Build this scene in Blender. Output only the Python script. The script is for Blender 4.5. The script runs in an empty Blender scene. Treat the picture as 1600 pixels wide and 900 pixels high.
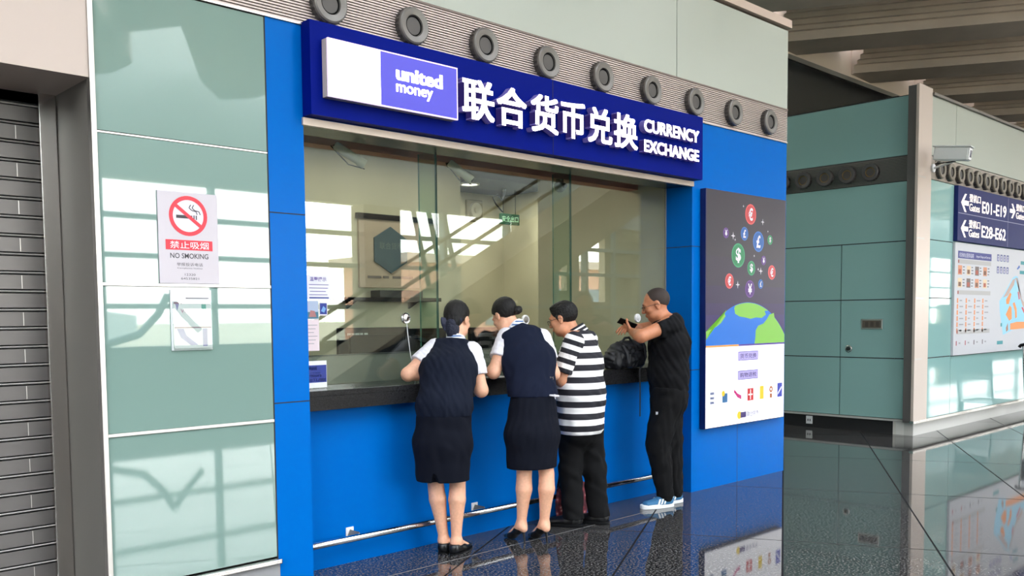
import bpy, bmesh, math, random
import numpy as np
from mathutils import Vector, Matrix
random.seed(7)
scene = bpy.context.scene
COL = scene.collection

# ------------------------------------------------------------------ camera
YAW, PITCH, ROLL, FPX = 0.763088075, -0.0639383568, -0.00900912914, 1421.46613
cam_d = bpy.data.cameras.new('camera')
cam = bpy.data.objects.new('camera', cam_d)
COL.objects.link(cam)
fw = Vector((math.sin(YAW) * math.cos(PITCH), math.cos(YAW) * math.cos(PITCH), math.sin(PITCH)))
rt = Vector((math.cos(YAW), -math.sin(YAW), 0))
up = rt.cross(fw)
r2 = rt * math.cos(ROLL) + up * math.sin(ROLL)
u2 = -rt * math.sin(ROLL) + up * math.cos(ROLL)
cam.matrix_world = Matrix(((r2.x, u2.x, -fw.x, 0), (r2.y, u2.y, -fw.y, -4.461649), (r2.z, u2.z, -fw.z, 1.5), (0, 0, 0, 1)))
cam_d.sensor_width = 36
cam_d.lens = FPX / 1600 * 36
cam_d.shift_x = (800 - 796.1675) / 1600
cam_d.shift_y = (586.15774 - 450) / 1600
cam_d.clip_start = 0.05
cam_d.clip_end = 2000
scene.camera = cam

# ------------------------------------------------------------------ light and exposure
SKY, EXPOSURE = 21.0, -0.66
scene.view_settings.view_transform = 'Standard'
scene.view_settings.look = 'None'
scene.view_settings.gamma = 1
scene.view_settings.use_curve_mapping = False
scene.view_settings.exposure = EXPOSURE
scene.cycles.use_denoising = True
scene.cycles.max_bounces = 10
scene.cycles.diffuse_bounces = 5
scene.cycles.transparent_max_bounces = 16
scene.cycles.sample_clamp_indirect = 8
scene.cycles.caustics_reflective = False
scene.cycles.caustics_refractive = False
world = bpy.data.worlds.new('world')
scene.world = world
world.use_nodes = True
nt = world.node_tree
bg = nt.nodes['Background']
bg.inputs['Strength'].default_value = SKY
tc = nt.nodes.new('ShaderNodeTexCoord')
sx = nt.nodes.new('ShaderNodeSeparateXYZ')
rp = nt.nodes.new('ShaderNodeValToRGB')
rp.color_ramp.elements[0].position = 0.0
rp.color_ramp.elements[0].color = (1.0, 0.965, 0.93, 1)
rp.color_ramp.elements[1].position = 0.6
rp.color_ramp.elements[1].color = (0.84, 0.91, 1.0, 1)
nt.links.new(tc.outputs['Generated'], sx.inputs[0])
nt.links.new(sx.outputs['Z'], rp.inputs[0])
nt.links.new(rp.outputs[0], bg.inputs['Color'])

def lamp(name, kind, loc, energy, color=(1, 1, 1), size=(1, 1), rot=None, portal=False):
    l = bpy.data.lights.new(name, kind)
    l.energy = energy
    l.color = color
    if kind == 'AREA':
        l.shape = 'RECTANGLE'
        l.size, l.size_y = size
        l.cycles.is_portal = portal
    o = bpy.data.objects.new(name, l)
    o.location = loc
    if rot: o.rotation_euler = rot
    COL.objects.link(o)
    return o

WIN_Y = -12.0
lamp('window_portal', 'AREA', (9.9, WIN_Y + 0.15, 2.5), 1, size=(13.4, 3.1), rot=(-math.pi / 2, 0, 0), portal=True)
lamp('window_portal', 'AREA', (42.5, WIN_Y + 0.15, 2.5), 1, size=(37, 3.1), rot=(-math.pi / 2, 0, 0), portal=True)

# ------------------------------------------------------------------ materials
def lin(c):
    return tuple(((v / 255) / 12.92 if v / 255 <= 0.04045 else ((v / 255 + 0.055) / 1.055) ** 2.4) for v in c) + (1,)

MATS = {}
def mat(name, col, rough=0.5, metal=0.0, spec=0.5, emit=None, es=1.0, noise=None, bump=None, coat=0.0, aniso=None, sheen=0.0):
    """principled material; col is sRGB 0-255; noise=(scale, amount); bump=(scale, strength)"""
    if name in MATS: return MATS[name]
    m = bpy.data.materials.new(name)
    m.use_nodes = True
    t = m.node_tree
    b = t.nodes['Principled BSDF']
    b.inputs['Base Color'].default_value = lin(col)
    b.inputs['Roughness'].default_value = rough
    b.inputs['Metallic'].default_value = metal
    b.inputs['Specular IOR Level'].default_value = spec
    b.inputs['Coat Weight'].default_value = coat
    b.inputs['Coat Roughness'].default_value = 0.03
    if sheen: b.inputs['Sheen Weight'].default_value = sheen
    if emit is not None:
        b.inputs['Emission Color'].default_value = lin(emit)
        b.inputs['Emission Strength'].default_value = es
    if noise or bump:
        co = t.nodes.new('ShaderNodeTexCoord')
    if noise:
        n = t.nodes.new('ShaderNodeTexNoise')
        n.inputs['Scale'].default_value = noise[0]
        n.inputs['Detail'].default_value = 4
        t.links.new(co.outputs['Object'], n.inputs['Vector'])
        mx = t.nodes.new('ShaderNodeMix'); mx.data_type = 'RGBA'; mx.blend_type = 'MIX'
        c = lin(col)
        mx.inputs[6].default_value = tuple(v * (1 - noise[1]) for v in c[:3]) + (1,)
        mx.inputs[7].default_value = tuple(min(1, v * (1 + noise[1])) for v in c[:3]) + (1,)
        cr = t.nodes.new('ShaderNodeMapRange')
        cr.inputs[1].default_value = 0.35; cr.inputs[2].default_value = 0.65
        t.links.new(n.outputs['Fac'], cr.inputs[0])
        t.links.new(cr.outputs[0], mx.inputs[0])
        t.links.new(mx.outputs[2], b.inputs['Base Color'])
    if bump:
        n2 = t.nodes.new('ShaderNodeTexNoise')
        n2.inputs['Scale'].default_value = bump[0]
        n2.inputs['Detail'].default_value = 3
        t.links.new(co.outputs['Object'], n2.inputs['Vector'])
        bp = t.nodes.new('ShaderNodeBump')
        bp.inputs['Strength'].default_value = bump[1]
        bp.inputs['Distance'].default_value = 0.01
        t.links.new(n2.outputs['Fac'], bp.inputs['Height'])
        t.links.new(bp.outputs[0], b.inputs['Normal'])
    MATS[name] = m
    return m

def glass_mat(name, tint=(1, 1, 1), boost=1.0):
    if name in MATS: return MATS[name]
    m = bpy.data.materials.new(name); m.use_nodes = True
    t = m.node_tree; t.nodes.clear()
    out = t.nodes.new('ShaderNodeOutputMaterial')
    mix = t.nodes.new('ShaderNodeMixShader')
    tr = t.nodes.new('ShaderNodeBsdfTransparent'); tr.inputs[0].default_value = tint + (1,)
    gl = t.nodes.new('ShaderNodeBsdfGlossy'); gl.inputs['Roughness'].default_value = 0.0
    fr = t.nodes.new('ShaderNodeFresnel'); fr.inputs[0].default_value = 1.5
    ge = t.nodes.new('ShaderNodeNewGeometry'); mr = t.nodes.new('ShaderNodeMapRange')   # both faces of the thin pane reflect alike
    mr.inputs[3].default_value = 1.5; mr.inputs[4].default_value = 1 / 1.5
    t.links.new(ge.outputs['Backfacing'], mr.inputs[0]); t.links.new(mr.outputs[0], fr.inputs[0])
    mu = t.nodes.new('ShaderNodeMath'); mu.operation = 'MULTIPLY'; mu.inputs[1].default_value = boost; mu.use_clamp = True
    t.links.new(fr.outputs[0], mu.inputs[0]); t.links.new(mu.outputs[0], mix.inputs[0])
    t.links.new(tr.outputs[0], mix.inputs[1]); t.links.new(gl.outputs[0], mix.inputs[2])
    t.links.new(mix.outputs[0], out.inputs[0])
    MATS[name] = m
    return m

M_BLUE = mat('blue_panel', (0, 100, 188), 0.25, spec=0.05)
M_NAVY = mat('sign_navy', (4, 22, 120), 0.4, spec=0.03)
M_PANEL = mat('back_painted_glass', (124, 150, 142), 0.02, spec=1.0)
M_PANEL2 = mat('back_painted_glass_teal', (142, 182, 179), 0.03, spec=0.7)
M_UPPER = mat('upper_glass', (178, 184, 174), 0.3, spec=0.25)
M_ALU = mat('aluminium', (205, 200, 195), 0.32, metal=0.9)
M_STEEL = mat('brushed_steel', (215, 208, 203), 0.22, metal=1.0, bump=(40, 0.02))
M_CREAM = mat('cream_enamel', (194, 178, 168), 0.35)
M_GREYMET = mat('grey_metal', (128, 124, 118), 0.4, metal=0.3)
M_DARK = mat('dark_gap', (28, 28, 30), 0.7)
M_BLACK = mat('black_plastic', (15, 16, 18), 0.5, spec=0.12)
M_RIB = mat('ribbed_alu', (198, 184, 176), 0.4, metal=0.2)
M_RIBD = mat('rib_back', (66, 56, 54), 0.8)
M_STONE = mat('black_granite', (34, 34, 36), 0.16, spec=0.3, noise=(160, 0.45))
M_INNER = mat('cream_wall', (206, 200, 172), 0.8, noise=(2.0, 0.05))
M_CEIL = mat('concrete_beam', (212, 196, 182), 0.75, noise=(1.4, 0.08))
M_CEILD = mat('dark_ceiling', (206, 202, 198), 0.8)
M_WHITE = mat('white_paint', (236, 236, 236), 0.4)
M_CHROME = mat('chrome', (225, 225, 228), 0.12, metal=1.0)
M_GLASS = glass_mat('clear_glass', (0.93, 0.965, 0.94), 1.5)
M_FIN = glass_mat('fin_glass', (0.80, 0.90, 0.85), 0.8)
M_GLASSEDGE = mat('glass_edge', (70, 110, 98), 0.1)
M_WINGLASS = glass_mat('window_glass', (0.97, 0.985, 0.98), 0.6)

# floor: polished dark granite with oblique tile joints
def floor_mat():
    m = bpy.data.materials.new('polished_granite'); m.use_nodes = True
    t = m.node_tree; b = t.nodes['Principled BSDF']
    co = t.nodes.new('ShaderNodeTexCoord')
    n = t.nodes.new('ShaderNodeTexNoise'); n.inputs['Scale'].default_value = 72; n.inputs['Detail'].default_value = 2
    t.links.new(co.outputs['Object'], n.inputs['Vector'])
    r = t.nodes.new('ShaderNodeValToRGB')
    r.color_ramp.elements[0].position = 0.44; r.color_ramp.elements[0].color = lin((13, 13, 16))
    r.color_ramp.elements[1].position = 0.62; r.color_ramp.elements[1].color = lin((102, 100, 99))
    t.links.new(n.outputs['Fac'], r.inputs[0])
    # the tile joints run along two directions of a triangular grid
    fac = None
    for ang, pitch, off in ((math.radians(-61.5), 1.9, 1.6), (math.radians(29.5), 0.94, 0.13)):
        dp = t.nodes.new('ShaderNodeVectorMath'); dp.operation = 'DOT_PRODUCT'
        dp.inputs[1].default_value = (-math.sin(ang), math.cos(ang), 0)
        t.links.new(co.outputs['Object'], dp.inputs[0])
        a = t.nodes.new('ShaderNodeMath'); a.operation = 'ADD'; a.inputs[1].default_value = off
        t.links.new(dp.outputs['Value'], a.inputs[0])
        pp = t.nodes.new('ShaderNodeMath'); pp.operation = 'PINGPONG'; pp.inputs[1].default_value = pitch / 2
        t.links.new(a.outputs[0], pp.inputs[0])
        lt = t.nodes.new('ShaderNodeMath'); lt.operation = 'LESS_THAN'; lt.inputs[1].default_value = 0.006
        t.links.new(pp.outputs[0], lt.inputs[0])
        if fac is None: fac = lt
        else:
            mxm = t.nodes.new('ShaderNodeMath'); mxm.operation = 'MAXIMUM'
            t.links.new(fac.outputs[0], mxm.inputs[0]); t.links.new(lt.outputs[0], mxm.inputs[1]); fac = mxm
    mx = t.nodes.new('ShaderNodeMix'); mx.data_type = 'RGBA'
    mx.inputs[7].default_value = lin((30, 30, 32))
    t.links.new(fac.outputs[0], mx.inputs[0]); t.links.new(r.outputs[0], mx.inputs[6])
    t.links.new(mx.outputs[2], b.inputs['Base Color'])
    rm = t.nodes.new('ShaderNodeMapRange'); rm.inputs[3].default_value = 0.045; rm.inputs[4].default_value = 0.6
    t.links.new(fac.outputs[0], rm.inputs[0]); t.links.new(rm.outputs[0], b.inputs['Roughness'])
    sp = t.nodes.new('ShaderNodeMapRange'); sp.inputs[3].default_value = 0.5; sp.inputs[4].default_value = 0.05
    t.links.new(fac.outputs[0], sp.inputs[0]); t.links.new(sp.outputs[0], b.inputs['Specular IOR Level'])
    return m
M_FLOOR = floor_mat()

# ------------------------------------------------------------------ mesh helpers
class MB:
    def __init__(s): s.v = []; s.f = []; s.m = []
    def add(s, vs, fs, mi=0):
        o = len(s.v); s.v += [tuple(v) for v in vs]
        s.f += [tuple(i + o for i in f) for f in fs]; s.m += [mi] * len(fs)
        return s
    def box(s, x0, x1, y0, y1, z0, z1, mi=0):
        vs = [(x0, y0, z0), (x1, y0, z0), (x1, y1, z0), (x0, y1, z0), (x0, y0, z1), (x1, y0, z1), (x1, y1, z1), (x0, y1, z1)]
        return s.add(vs, [(0, 3, 2, 1), (4, 5, 6, 7), (0, 1, 5, 4), (1, 2, 6, 5), (2, 3, 7, 6), (3, 0, 4, 7)], mi)
    def tube(s, pts, r, n=12, mi=0, caps=True):
        pts = [Vector(p) for p in pts]
        rr = r if isinstance(r, (list, tuple)) else [r] * len(pts)
        rings = []; ref = None
        for i, p in enumerate(pts):
            d = (pts[min(i + 1, len(pts) - 1)] - pts[max(i - 1, 0)])
            if d.length < 1e-9: d = Vector((0, 0, 1))
            d.normalize()
            if ref is None: ref = d.orthogonal().normalized()
            ref = (ref - d * ref.dot(d))
            ref = ref.normalized() if ref.length > 1e-6 else d.orthogonal().normalized()
            b = d.cross(ref)
            rings.append([p + (ref * math.cos(2 * math.pi * k / n) + b * math.sin(2 * math.pi * k / n)) * rr[i] for k in range(n)])
        vs = [v for rg in rings for v in rg]; fs = []
        for i in range(len(rings) - 1):
            for k in range(n):
                a, b2 = i * n + k, i * n + (k + 1) % n
                fs.append((a, b2, b2 + n, a + n))
        if caps: fs += [tuple(range(n - 1, -1, -1)), tuple((len(rings) - 1) * n + k for k in range(n))]
        return s.add(vs, fs, mi)
    def lathe(s, origin, axis, prof, n=32, mi=0):
        """prof: list of (distance along axis, radius)"""
        axis = Vector(axis).normalized(); u = axis.orthogonal().normalized(); w = axis.cross(u); o = Vector(origin)
        vs = []; fs = []
        for d, r in prof:
            for k in range(n):
                a = 2 * math.pi * k / n
                vs.append(o + axis * d + (u * math.cos(a) + w * math.sin(a)) * r)
        for i in range(len(prof) - 1):
            for k in range(n):
                a, b = i * n + k, i * n + (k + 1) % n
                fs.append((a, b, b + n, a + n))
        return s.add(vs, fs, mi)
    def prism(s, poly, d0, d1, frame, mi=0):
        """poly: 2-D outline (a,b); frame: function (a,b,d) -> xyz; extruded d0..d1"""
        n = len(poly)
        vs = [frame(a, b, d0) for a, b in poly] + [frame(a, b, d1) for a, b in poly]
        fs = [tuple(range(n)), tuple(range(2 * n - 1, n - 1, -1))] + [((i + 1) % n, i, n + i, n + (i + 1) % n) for i in range(n)]
        return s.add(vs, fs, mi)
    def quad(s, a, b, c, d, mi=0): return s.add([a, b, c, d], [(0, 1, 2, 3)], mi)
    def build(s, name, mats, parent=None, smooth=False, bevel=0.0, fix=True, segs=2):
        me = bpy.data.meshes.new(name)
        off = Vector((0, 0, 0)); p = parent
        while p is not None: off += p.location; p = p.parent
        me.from_pydata([tuple(Vector(v) - off) for v in s.v], [], s.f)
        if not isinstance(mats, (list, tuple)): mats = [mats]
        for m in mats: me.materials.append(m)
        if len(mats) > 1: me.polygons.foreach_set('material_index', s.m)
        if fix:
            bm = bmesh.new(); bm.from_mesh(me); bmesh.ops.recalc_face_normals(bm, faces=bm.faces); bm.to_mesh(me); bm.free()
        if smooth:
            me.polygons.foreach_set('use_smooth', [True] * len(me.polygons))
            try: me.set_sharp_from_angle(angle=math.radians(38))
            except Exception: pass
        o = bpy.data.objects.new(name, me); COL.objects.link(o)
        if parent is not None: o.parent = parent
        if bevel:
            bv = o.modifiers.new('bevel', 'BEVEL'); bv.width = bevel; bv.segments = segs; bv.limit_method = 'ANGLE'
        return o

def thing(name, label, cat, loc=(0, 0, 0), group=None):
    o = bpy.data.objects.new(name, None); COL.objects.link(o)
    o.location = loc; o.empty_display_size = 0.1
    return tag(o, label, cat, group)
def tag(o, label, cat, group=None, kind=None):
    o['label'] = label; o['category'] = cat
    if group: o['group'] = group
    if kind: o['kind'] = kind
    return o
def struct(mb, name, mats, **k):
    o = mb.build(name, mats, **k); o['kind'] = 'structure'; return o
def box(name, x0, x1, y0, y1, z0, z1, m, parent=None, bevel=0.0):
    return MB().box(x0, x1, y0, y1, z0, z1).build(name, m, parent, bevel=bevel)
def sbox(name, x0, x1, y0, y1, z0, z1, m, bevel=0.0):
    o = box(name, x0, x1, y0, y1, z0, z1, m, None, bevel); o['kind'] = 'structure'; return o
def dup(root, loc, label=None):
    r = root.copy(); COL.objects.link(r); r.location = loc
    if label: r['label'] = label
    for ch in list(root.children):
        c = ch.copy(); COL.objects.link(c); c.parent = r
        for g in list(ch.children):
            d = g.copy(); COL.objects.link(d); d.parent = c
    return r

def text_mesh(body, bold=0.0, extrude=0.0, res=3):
    c = bpy.data.curves.new('lettering_curve', 'FONT')
    c.body = body; c.offset = bold; c.extrude = extrude; c.resolution_u = res
    o = bpy.data.objects.new('lettering_curve', c); COL.objects.link(o)
    dg = bpy.context.evaluated_depsgraph_get(); dg.update()
    me = bpy.data.meshes.new_from_object(o.evaluated_get(dg))
    vs = [v.co.copy() for v in me.vertices]; fs = [tuple(p.vertices) for p in me.polygons]
    bpy.data.objects.remove(o); bpy.data.curves.remove(c); bpy.data.meshes.remove(me)
    return vs, fs
def text_into(mb, body, a0, a1, b0, b1, frame, bold=0.0, depth=0.0, mi=0, res=3, heavy=0.0):
    """stretch the text to fill a0..a1 x b0..b1 of the surface given by frame(a, b, d); heavy thickens the strokes"""
    if heavy:
        for i, (p, q) in enumerate(((-1, -.6), (1, -.6), (-1, .6), (1, .6), (0, 0))):
            text_into(mb, body, a0 + heavy + p * heavy, a1 - heavy + p * heavy, b0 + heavy + q * heavy, b1 - heavy + q * heavy, (lambda a, b, d=0.0: frame(a, b, d + i * 2e-5 * (d > 0 or not depth))), bold, depth, mi, res)
        return mb
    vs, fs = text_mesh(body, bold, 0.5 if depth else 0.0, res)
    xs = [v.x for v in vs]; ys = [v.y for v in vs]
    mx0, mx1, my0, my1 = min(xs), max(xs), min(ys), max(ys)
    out = [frame(a0 + (v.x - mx0) / (mx1 - mx0) * (a1 - a0), b0 + (v.y - my0) / (my1 - my0) * (b1 - b0), (v.z + 0.5) * depth if depth else 0.0) for v in vs]
    mb.add(out, fs, mi)
    return mb
def on_y(y):   # a surface that faces -Y: a -> x, b -> z, d -> towards the viewer
    return lambda a, b, d=0.0: (a, y - d, b)
def disc(cx, cz, r, n=28, sx=1.0):
    return [(cx + r * sx * math.cos(2 * math.pi * k / n), cz + r * math.sin(2 * math.pi * k / n)) for k in range(n)]
def flat(mb, poly, fr, d=0.0, mi=0):
    return mb.add([fr(a, b, d) for a, b in poly], [tuple(range(len(poly)))], mi)
def rect(a0, a1, b0, b1): return [(a0, b0), (a1, b0), (a1, b1), (a0, b1)]
def ring(mb, cx, cz, r0, r1, fr, d=0.0, mi=0, n=40):
    vs = [fr(*p, d) for p in disc(cx, cz, r0, n)] + [fr(*p, d) for p in disc(cx, cz, r1, n)]
    return mb.add(vs, [(k, (k + 1) % n, n + (k + 1) % n, n + k) for k in range(n)], mi)
# ================================================================== the setting
XL, XR = -9.0, 62.0
floor = sbox('floor', XL, XR, WIN_Y, 9.0, -0.2, 0.0, M_FLOOR)
sbox('trim_1', 2.0, 5.6, -0.206, -0.199, 0.0, 0.0006, mat('pale_joint', (120, 120, 120), 0.4))
GROUND = sbox('ground', -900, 900, -1500, WIN_Y - 1.0, -5.2, -5.0, mat('apron_concrete', (196, 186, 160), 0.9, noise=(0.02, 0.12)))

# curtain wall opposite the kiosk: low sill wall, header, mullions, panes
sbox('wall_window_sill', XL, XR, WIN_Y - 0.3, WIN_Y, -0.2, 1.02, mat('sill_wall', (50, 54, 54), 0.6))
sbox('wall_window_header', XL, XR, WIN_Y - 0.3, WIN_Y, 4.02, 7.0, mat('header_wall', (176, 182, 178), 0.7))
sbox('wall_window_blocker', XL, 3.2, WIN_Y - 0.3, WIN_Y, 1.02, 4.02, mat('blocker_wall', (206, 204, 198), 0.6))  # unseen solid stretch added to cut daylight on the left, pale for bounce
sbox('wall_window_pier', 11.75, 12.75, WIN_Y - 0.4, WIN_Y + 0.1, 1.02, 4.02, mat('pier', (120, 112, 102), 0.7))
mb = MB()
for x0, x1, z0, z1 in ((16.6, 18.0, 1.02, 4.02), (18.0, 18.5, 1.02, 2.2), (18.0, 18.5, 3.2, 4.02), (18.5, 19.0, 1.02, 4.02), (19.0, 20.1, 1.02, 1.9), (19.0, 20.1, 3.7, 4.02), (20.1, 24.0, 1.02, 4.02), (24.0, 38.0, 1.02, 1.45), (38.0, 41.0, 1.02, 4.02), (43.5, 50.0, 1.02, 1.9)):
    mb.box(x0, x1, WIN_Y - 0.25, WIN_Y - 0.02, z0, z1)
struct(mb, 'wall_window_solid', mat('beige_wall', (172, 160, 134), 0.7))
M_MULL = mat('mullion_grey', (136, 160, 164), 0.5)
mb = MB()
x = 5.9 - 1.03 * 2
while x < 11.7:
    mb.box(x - 0.035, x + 0.035, WIN_Y - 0.1, WIN_Y + 0.1, 1.02, 4.02); x += 2.06
for x in (14.1, 16.2, 18.0, 19.2, 20.4, 22.5, 24.5, 26.5, 28.5, 30.5, 34, 38, 42, 46, 50, 54, 58):
    mb.box(x - 0.05, x + 0.05, WIN_Y - 0.1, WIN_Y + 0.1, 1.02, 4.02)
for z in (1.75, 2.66, 3.36):
    mb.box(XL, XR, WIN_Y - 0.08, WIN_Y + 0.08, z - 0.045, z + 0.045)
for x0 in (13.0, 13.45, 13.9):            # leaning struts
    mb.tube([(x0, WIN_Y + 0.25, 4.0), (x0 + 0.75, WIN_Y + 0.25, 1.0)], 0.06, 8)
mb.tube([(6.94, WIN_Y + 0.3, 1.95), (6.75, WIN_Y + 0.3, 1.6), (6.4, WIN_Y + 0.3, 1.25), (5.7, WIN_Y + 0.3, 1.05)], 0.07, 8)
mb.tube([(6.94, WIN_Y + 0.3, 1.95), (7.2, WIN_Y + 0.3, 1.6), (7.5, WIN_Y + 0.3, 1.3)], 0.06, 8)
struct(mb, 'window_1_frame', M_MULL)
struct(MB().box(XL, XR, WIN_Y - 0.02, WIN_Y + 0.0, 1.0, 4.04), 'window_1', M_WINGLASS)

# end walls
sbox('wall_left', XL - 0.3, XL, WIN_Y, 9, -0.2, 7.0, mat('end_wall', (222, 220, 214), 0.7))
sbox('wall_right', XR, XR + 0.3, WIN_Y, 9, -0.2, 7.0, MATS['end_wall'])
sbox('wall_back', XL, XR, 9.0, 9.3, -0.2, 7.0, MATS['end_wall'])

# ceiling: dark soffit over the passage, oblique stepped beams over the concourse, roof lights between them
sbox('ceiling_soffit', XL, XR, 2.92, 9.3, 5.5, 6.5, M_CEILD)
sbox('ceiling_fascia', XL, XR, 2.82, 2.919, 5.47, 6.16, mat('fascia', (214, 196, 180), 0.7))
sbox('trim_2', XL, XR, 2.80, 2.84, 5.40, 5.47, M_GREYMET)
bd = Vector((0.5, -0.866, 0)); bn = Vector((0.866, 0.5, 0))
SP = 2.55 * 0.866
beam_prof = [(-0.34, 6.16), (-0.34, 5.86), (-0.28, 5.86), (-0.28, 5.79), (-0.21, 5.79), (-0.21, 5.72), (-0.14, 5.72), (-0.14, 5.66),
             (-0.06, 5.66), (-0.06, 5.53), (0.62, 5.5), (0.98, 5.62), (0.98, 6.16)]
roofend = 16.5
for k in range(-9, 18):
    o = Vector((15.0 + 2.55 * k, 2.82, 0))
    fr = lambda a, b, d, o=o: tuple(o + bn * a + bd * (d + (-a * 0.5) / -0.866 * -1.0) + Vector((0, 0, b)))
    struct(MB().prism(beam_prof, 0.0, roofend, fr), 'ceiling_beam', M_CEIL)
    # recess roof: opaque near the kiosk, roof light further out
    def fr2(a, d, z, o=o): return tuple(o + bn * a + bd * (d - a * 0.577) + Vector((0, 0, z)))
    for d0, d1, nm in ((0, 7.6, 'ceiling_panel'), (14.4, roofend, 'ceiling_panel')):
        mb = MB(); mb.quad(fr2(0.97, d0, 6.12), fr2(SP - 0.33, d0, 6.12), fr2(SP - 0.33, d1, 6.12), fr2(0.97, d1, 6.12))
        mb.quad(fr2(0.97, d0, 6.22), fr2(SP - 0.33, d0, 6.22), fr2(SP - 0.33, d1, 6.22), fr2(0.97, d1, 6.22))
        struct(mb, nm, mat('recess_panel', (190, 176, 166), 0.8))
    mb = MB(); mb.quad(fr2(0.9, 7.6, 6.14), fr2(SP - 0.3, 7.6, 6.14), fr2(SP - 0.3, 14.4, 6.14), fr2(0.9, 14.4, 6.14))
    struct(mb, 'window_2', M_WINGLASS)
    c = o + bn * ((0.9 + SP - 0.3) / 2) + bd * (11.0 - 0.9)
    if 0 < c.x < 30:
        lamp('roof_light_portal', 'AREA', (c.x, c.y, 6.12), 1, size=(SP - 1.2, 6.8), rot=(0, 0, math.radians(30)), portal=True)

# ------------------------------------------------------------------ kiosk shell
sbox('wall_kiosk_left', 2.49, 2.71, 0, 0.27, 0, 3.105, M_BLUE)
sbox('wall_kiosk_right', 6.385, 7.905, 0, 0.27, 0, 3.105, M_BLUE)
sbox('wall_kiosk_head', 2.71, 6.385, 0, 0.27, 2.605, 3.105, M_BLUE)
sbox('wall_kiosk_base', 2.71, 6.385, 0.21, 0.40, 0, 0.965, M_BLUE)
mb = MB()
for z in (1.04, 2.075):
    mb.box(2.489, 2.711, -0.0012, 0.02, z - 0.003, z + 0.003)
    mb.box(6.384, 7.906, -0.0012, 0.02, z - 0.003, z + 0.003)
    mb.box(6.3835, 6.39, 0.0, 0.27, z - 0.003, z + 0.003)
mb.box(7.09, 7.094, -0.0012, 0.02, 0, 1.04); mb.box(2.483, 2.49, -0.001, 0.05, 0, 3.105)
struct(mb, 'trim_3', M_DARK)
sbox('trim_4', 2.70, 6.39, -0.015, 0.012, 2.566, 2.606, mat('pale_trim', (206, 190, 178), 0.35, metal=0.4))
sbox('ceiling_recess', 2.71, 6.385, 0.012, 0.27, 2.575, 2.606, mat('soffit_teal', (54, 68, 66), 0.25, spec=0.25))
# upper storey of the facade
mb = MB(); mb.box(1.58, 7.905, 0.015, 0.3, 3.105, 3.42)
struct(mb, 'wall_vent_band_back', M_RIBD)
mb = MB()
n = 19
for i in range(n):
    z = 3.122 + (3.402 - 3.122) * i / (n - 1)
    mb.box(1.58, 7.903, -0.006, 0.018, z - 0.0044, z + 0.0044)
struct(mb, 'trim_5', M_RIB)
sbox('trim_6', 1.58, 7.905, -0.010, 0.02, 3.106, 3.116, M_ALU)
sbox('trim_7', 1.58, 7.905, -0.012, 0.02, 3.408, 3.420, mat('brown_trim', (120, 104, 96), 0.5))
for x0, x1 in ((-0.84, 2.656), (2.664, 6.156), (6.164, 7.903)):
    if x1 > 1.6: sbox('wall_upper_panel', max(x0, 1.58), x1, -0.004, 0.3, 3.424, 4.14, M_UPPER)
sbox('wall_upper_core', 1.58, 7.9, 0.01, 0.31, 3.40, 4.15, M_DARK)
sbox('trim_8', 1.58, 7.93, -0.03, 0.30, 4.165, 4.235, mat('cap_trim', (206, 184, 170), 0.5))
sbox('wall_kiosk_side', 7.6, 7.9, 0.27, 5.0, 0, 4.15, M_PANEL2)
sbox('wall_kiosk_rear', -6, 7.9, 4.2, 4.4, 0, 4.15, M_PANEL2)
sbox('roof_kiosk', -6, 7.9, 0.3, 4.4, 4.05, 4.15, M_DARK)

# left facade: painted glass cladding
for z0, z1 in ((0.195, 0.938), (0.956, 1.664), (1.682, 2.382), (2.396, 3.10)):
    sbox('wall_glass_panel', 1.603, 2.482, 0.0, 0.03, z0, z1, M_PANEL)
sbox('wall_left_core', 1.585, 2.49, 0.025, 0.5, 0.0, 3.105, M_DARK)
for z in (0.947, 1.673):
    sbox('trim_9', 1.60, 2.483, -0.008, 0.02, z - 0.008, z + 0.008, M_ALU, bevel=0.002)
sbox('trim_9', 1.60, 2.483, -0.003, 0.02, 2.384, 2.392, M_ALU)
sbox('trim_10', 1.575, 1.60, -0.012, 0.03, 0.0, 3.105, M_ALU, bevel=0.002)
sbox('baseboard_left', 1.575, 2.488, -0.02, 0.03, 0.0, 0.155, mat('grey_plinth', (150, 150, 152), 0.4))
sbox('trim_11', 1.575, 2.492, -0.045, 0.03, 0.160, 0.188, M_STEEL, bevel=0.006)
# header and reveal of the shuttered shop
sbox('wall_shop_header', -6, 1.578, -0.002, 0.60, 2.63, 4.2, M_CREAM)
sbox('wall_shop_jamb', 1.578, 1.60, 0.0, 0.62, 0.0, 2.63, M_GREYMET)
sbox('wall_shop_core', -6, 1.58, 0.62, 0.8, 0, 4.2, M_DARK)
sbox('wall_shop_far_jamb', -2.6, -2.5, 0.0, 0.62, 0.0, 2.63, M_GREYMET)
sbox('wall_shop_far', -6, -2.6, 0.0, 0.62, 0.0, 2.63, M_PANEL)

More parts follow.
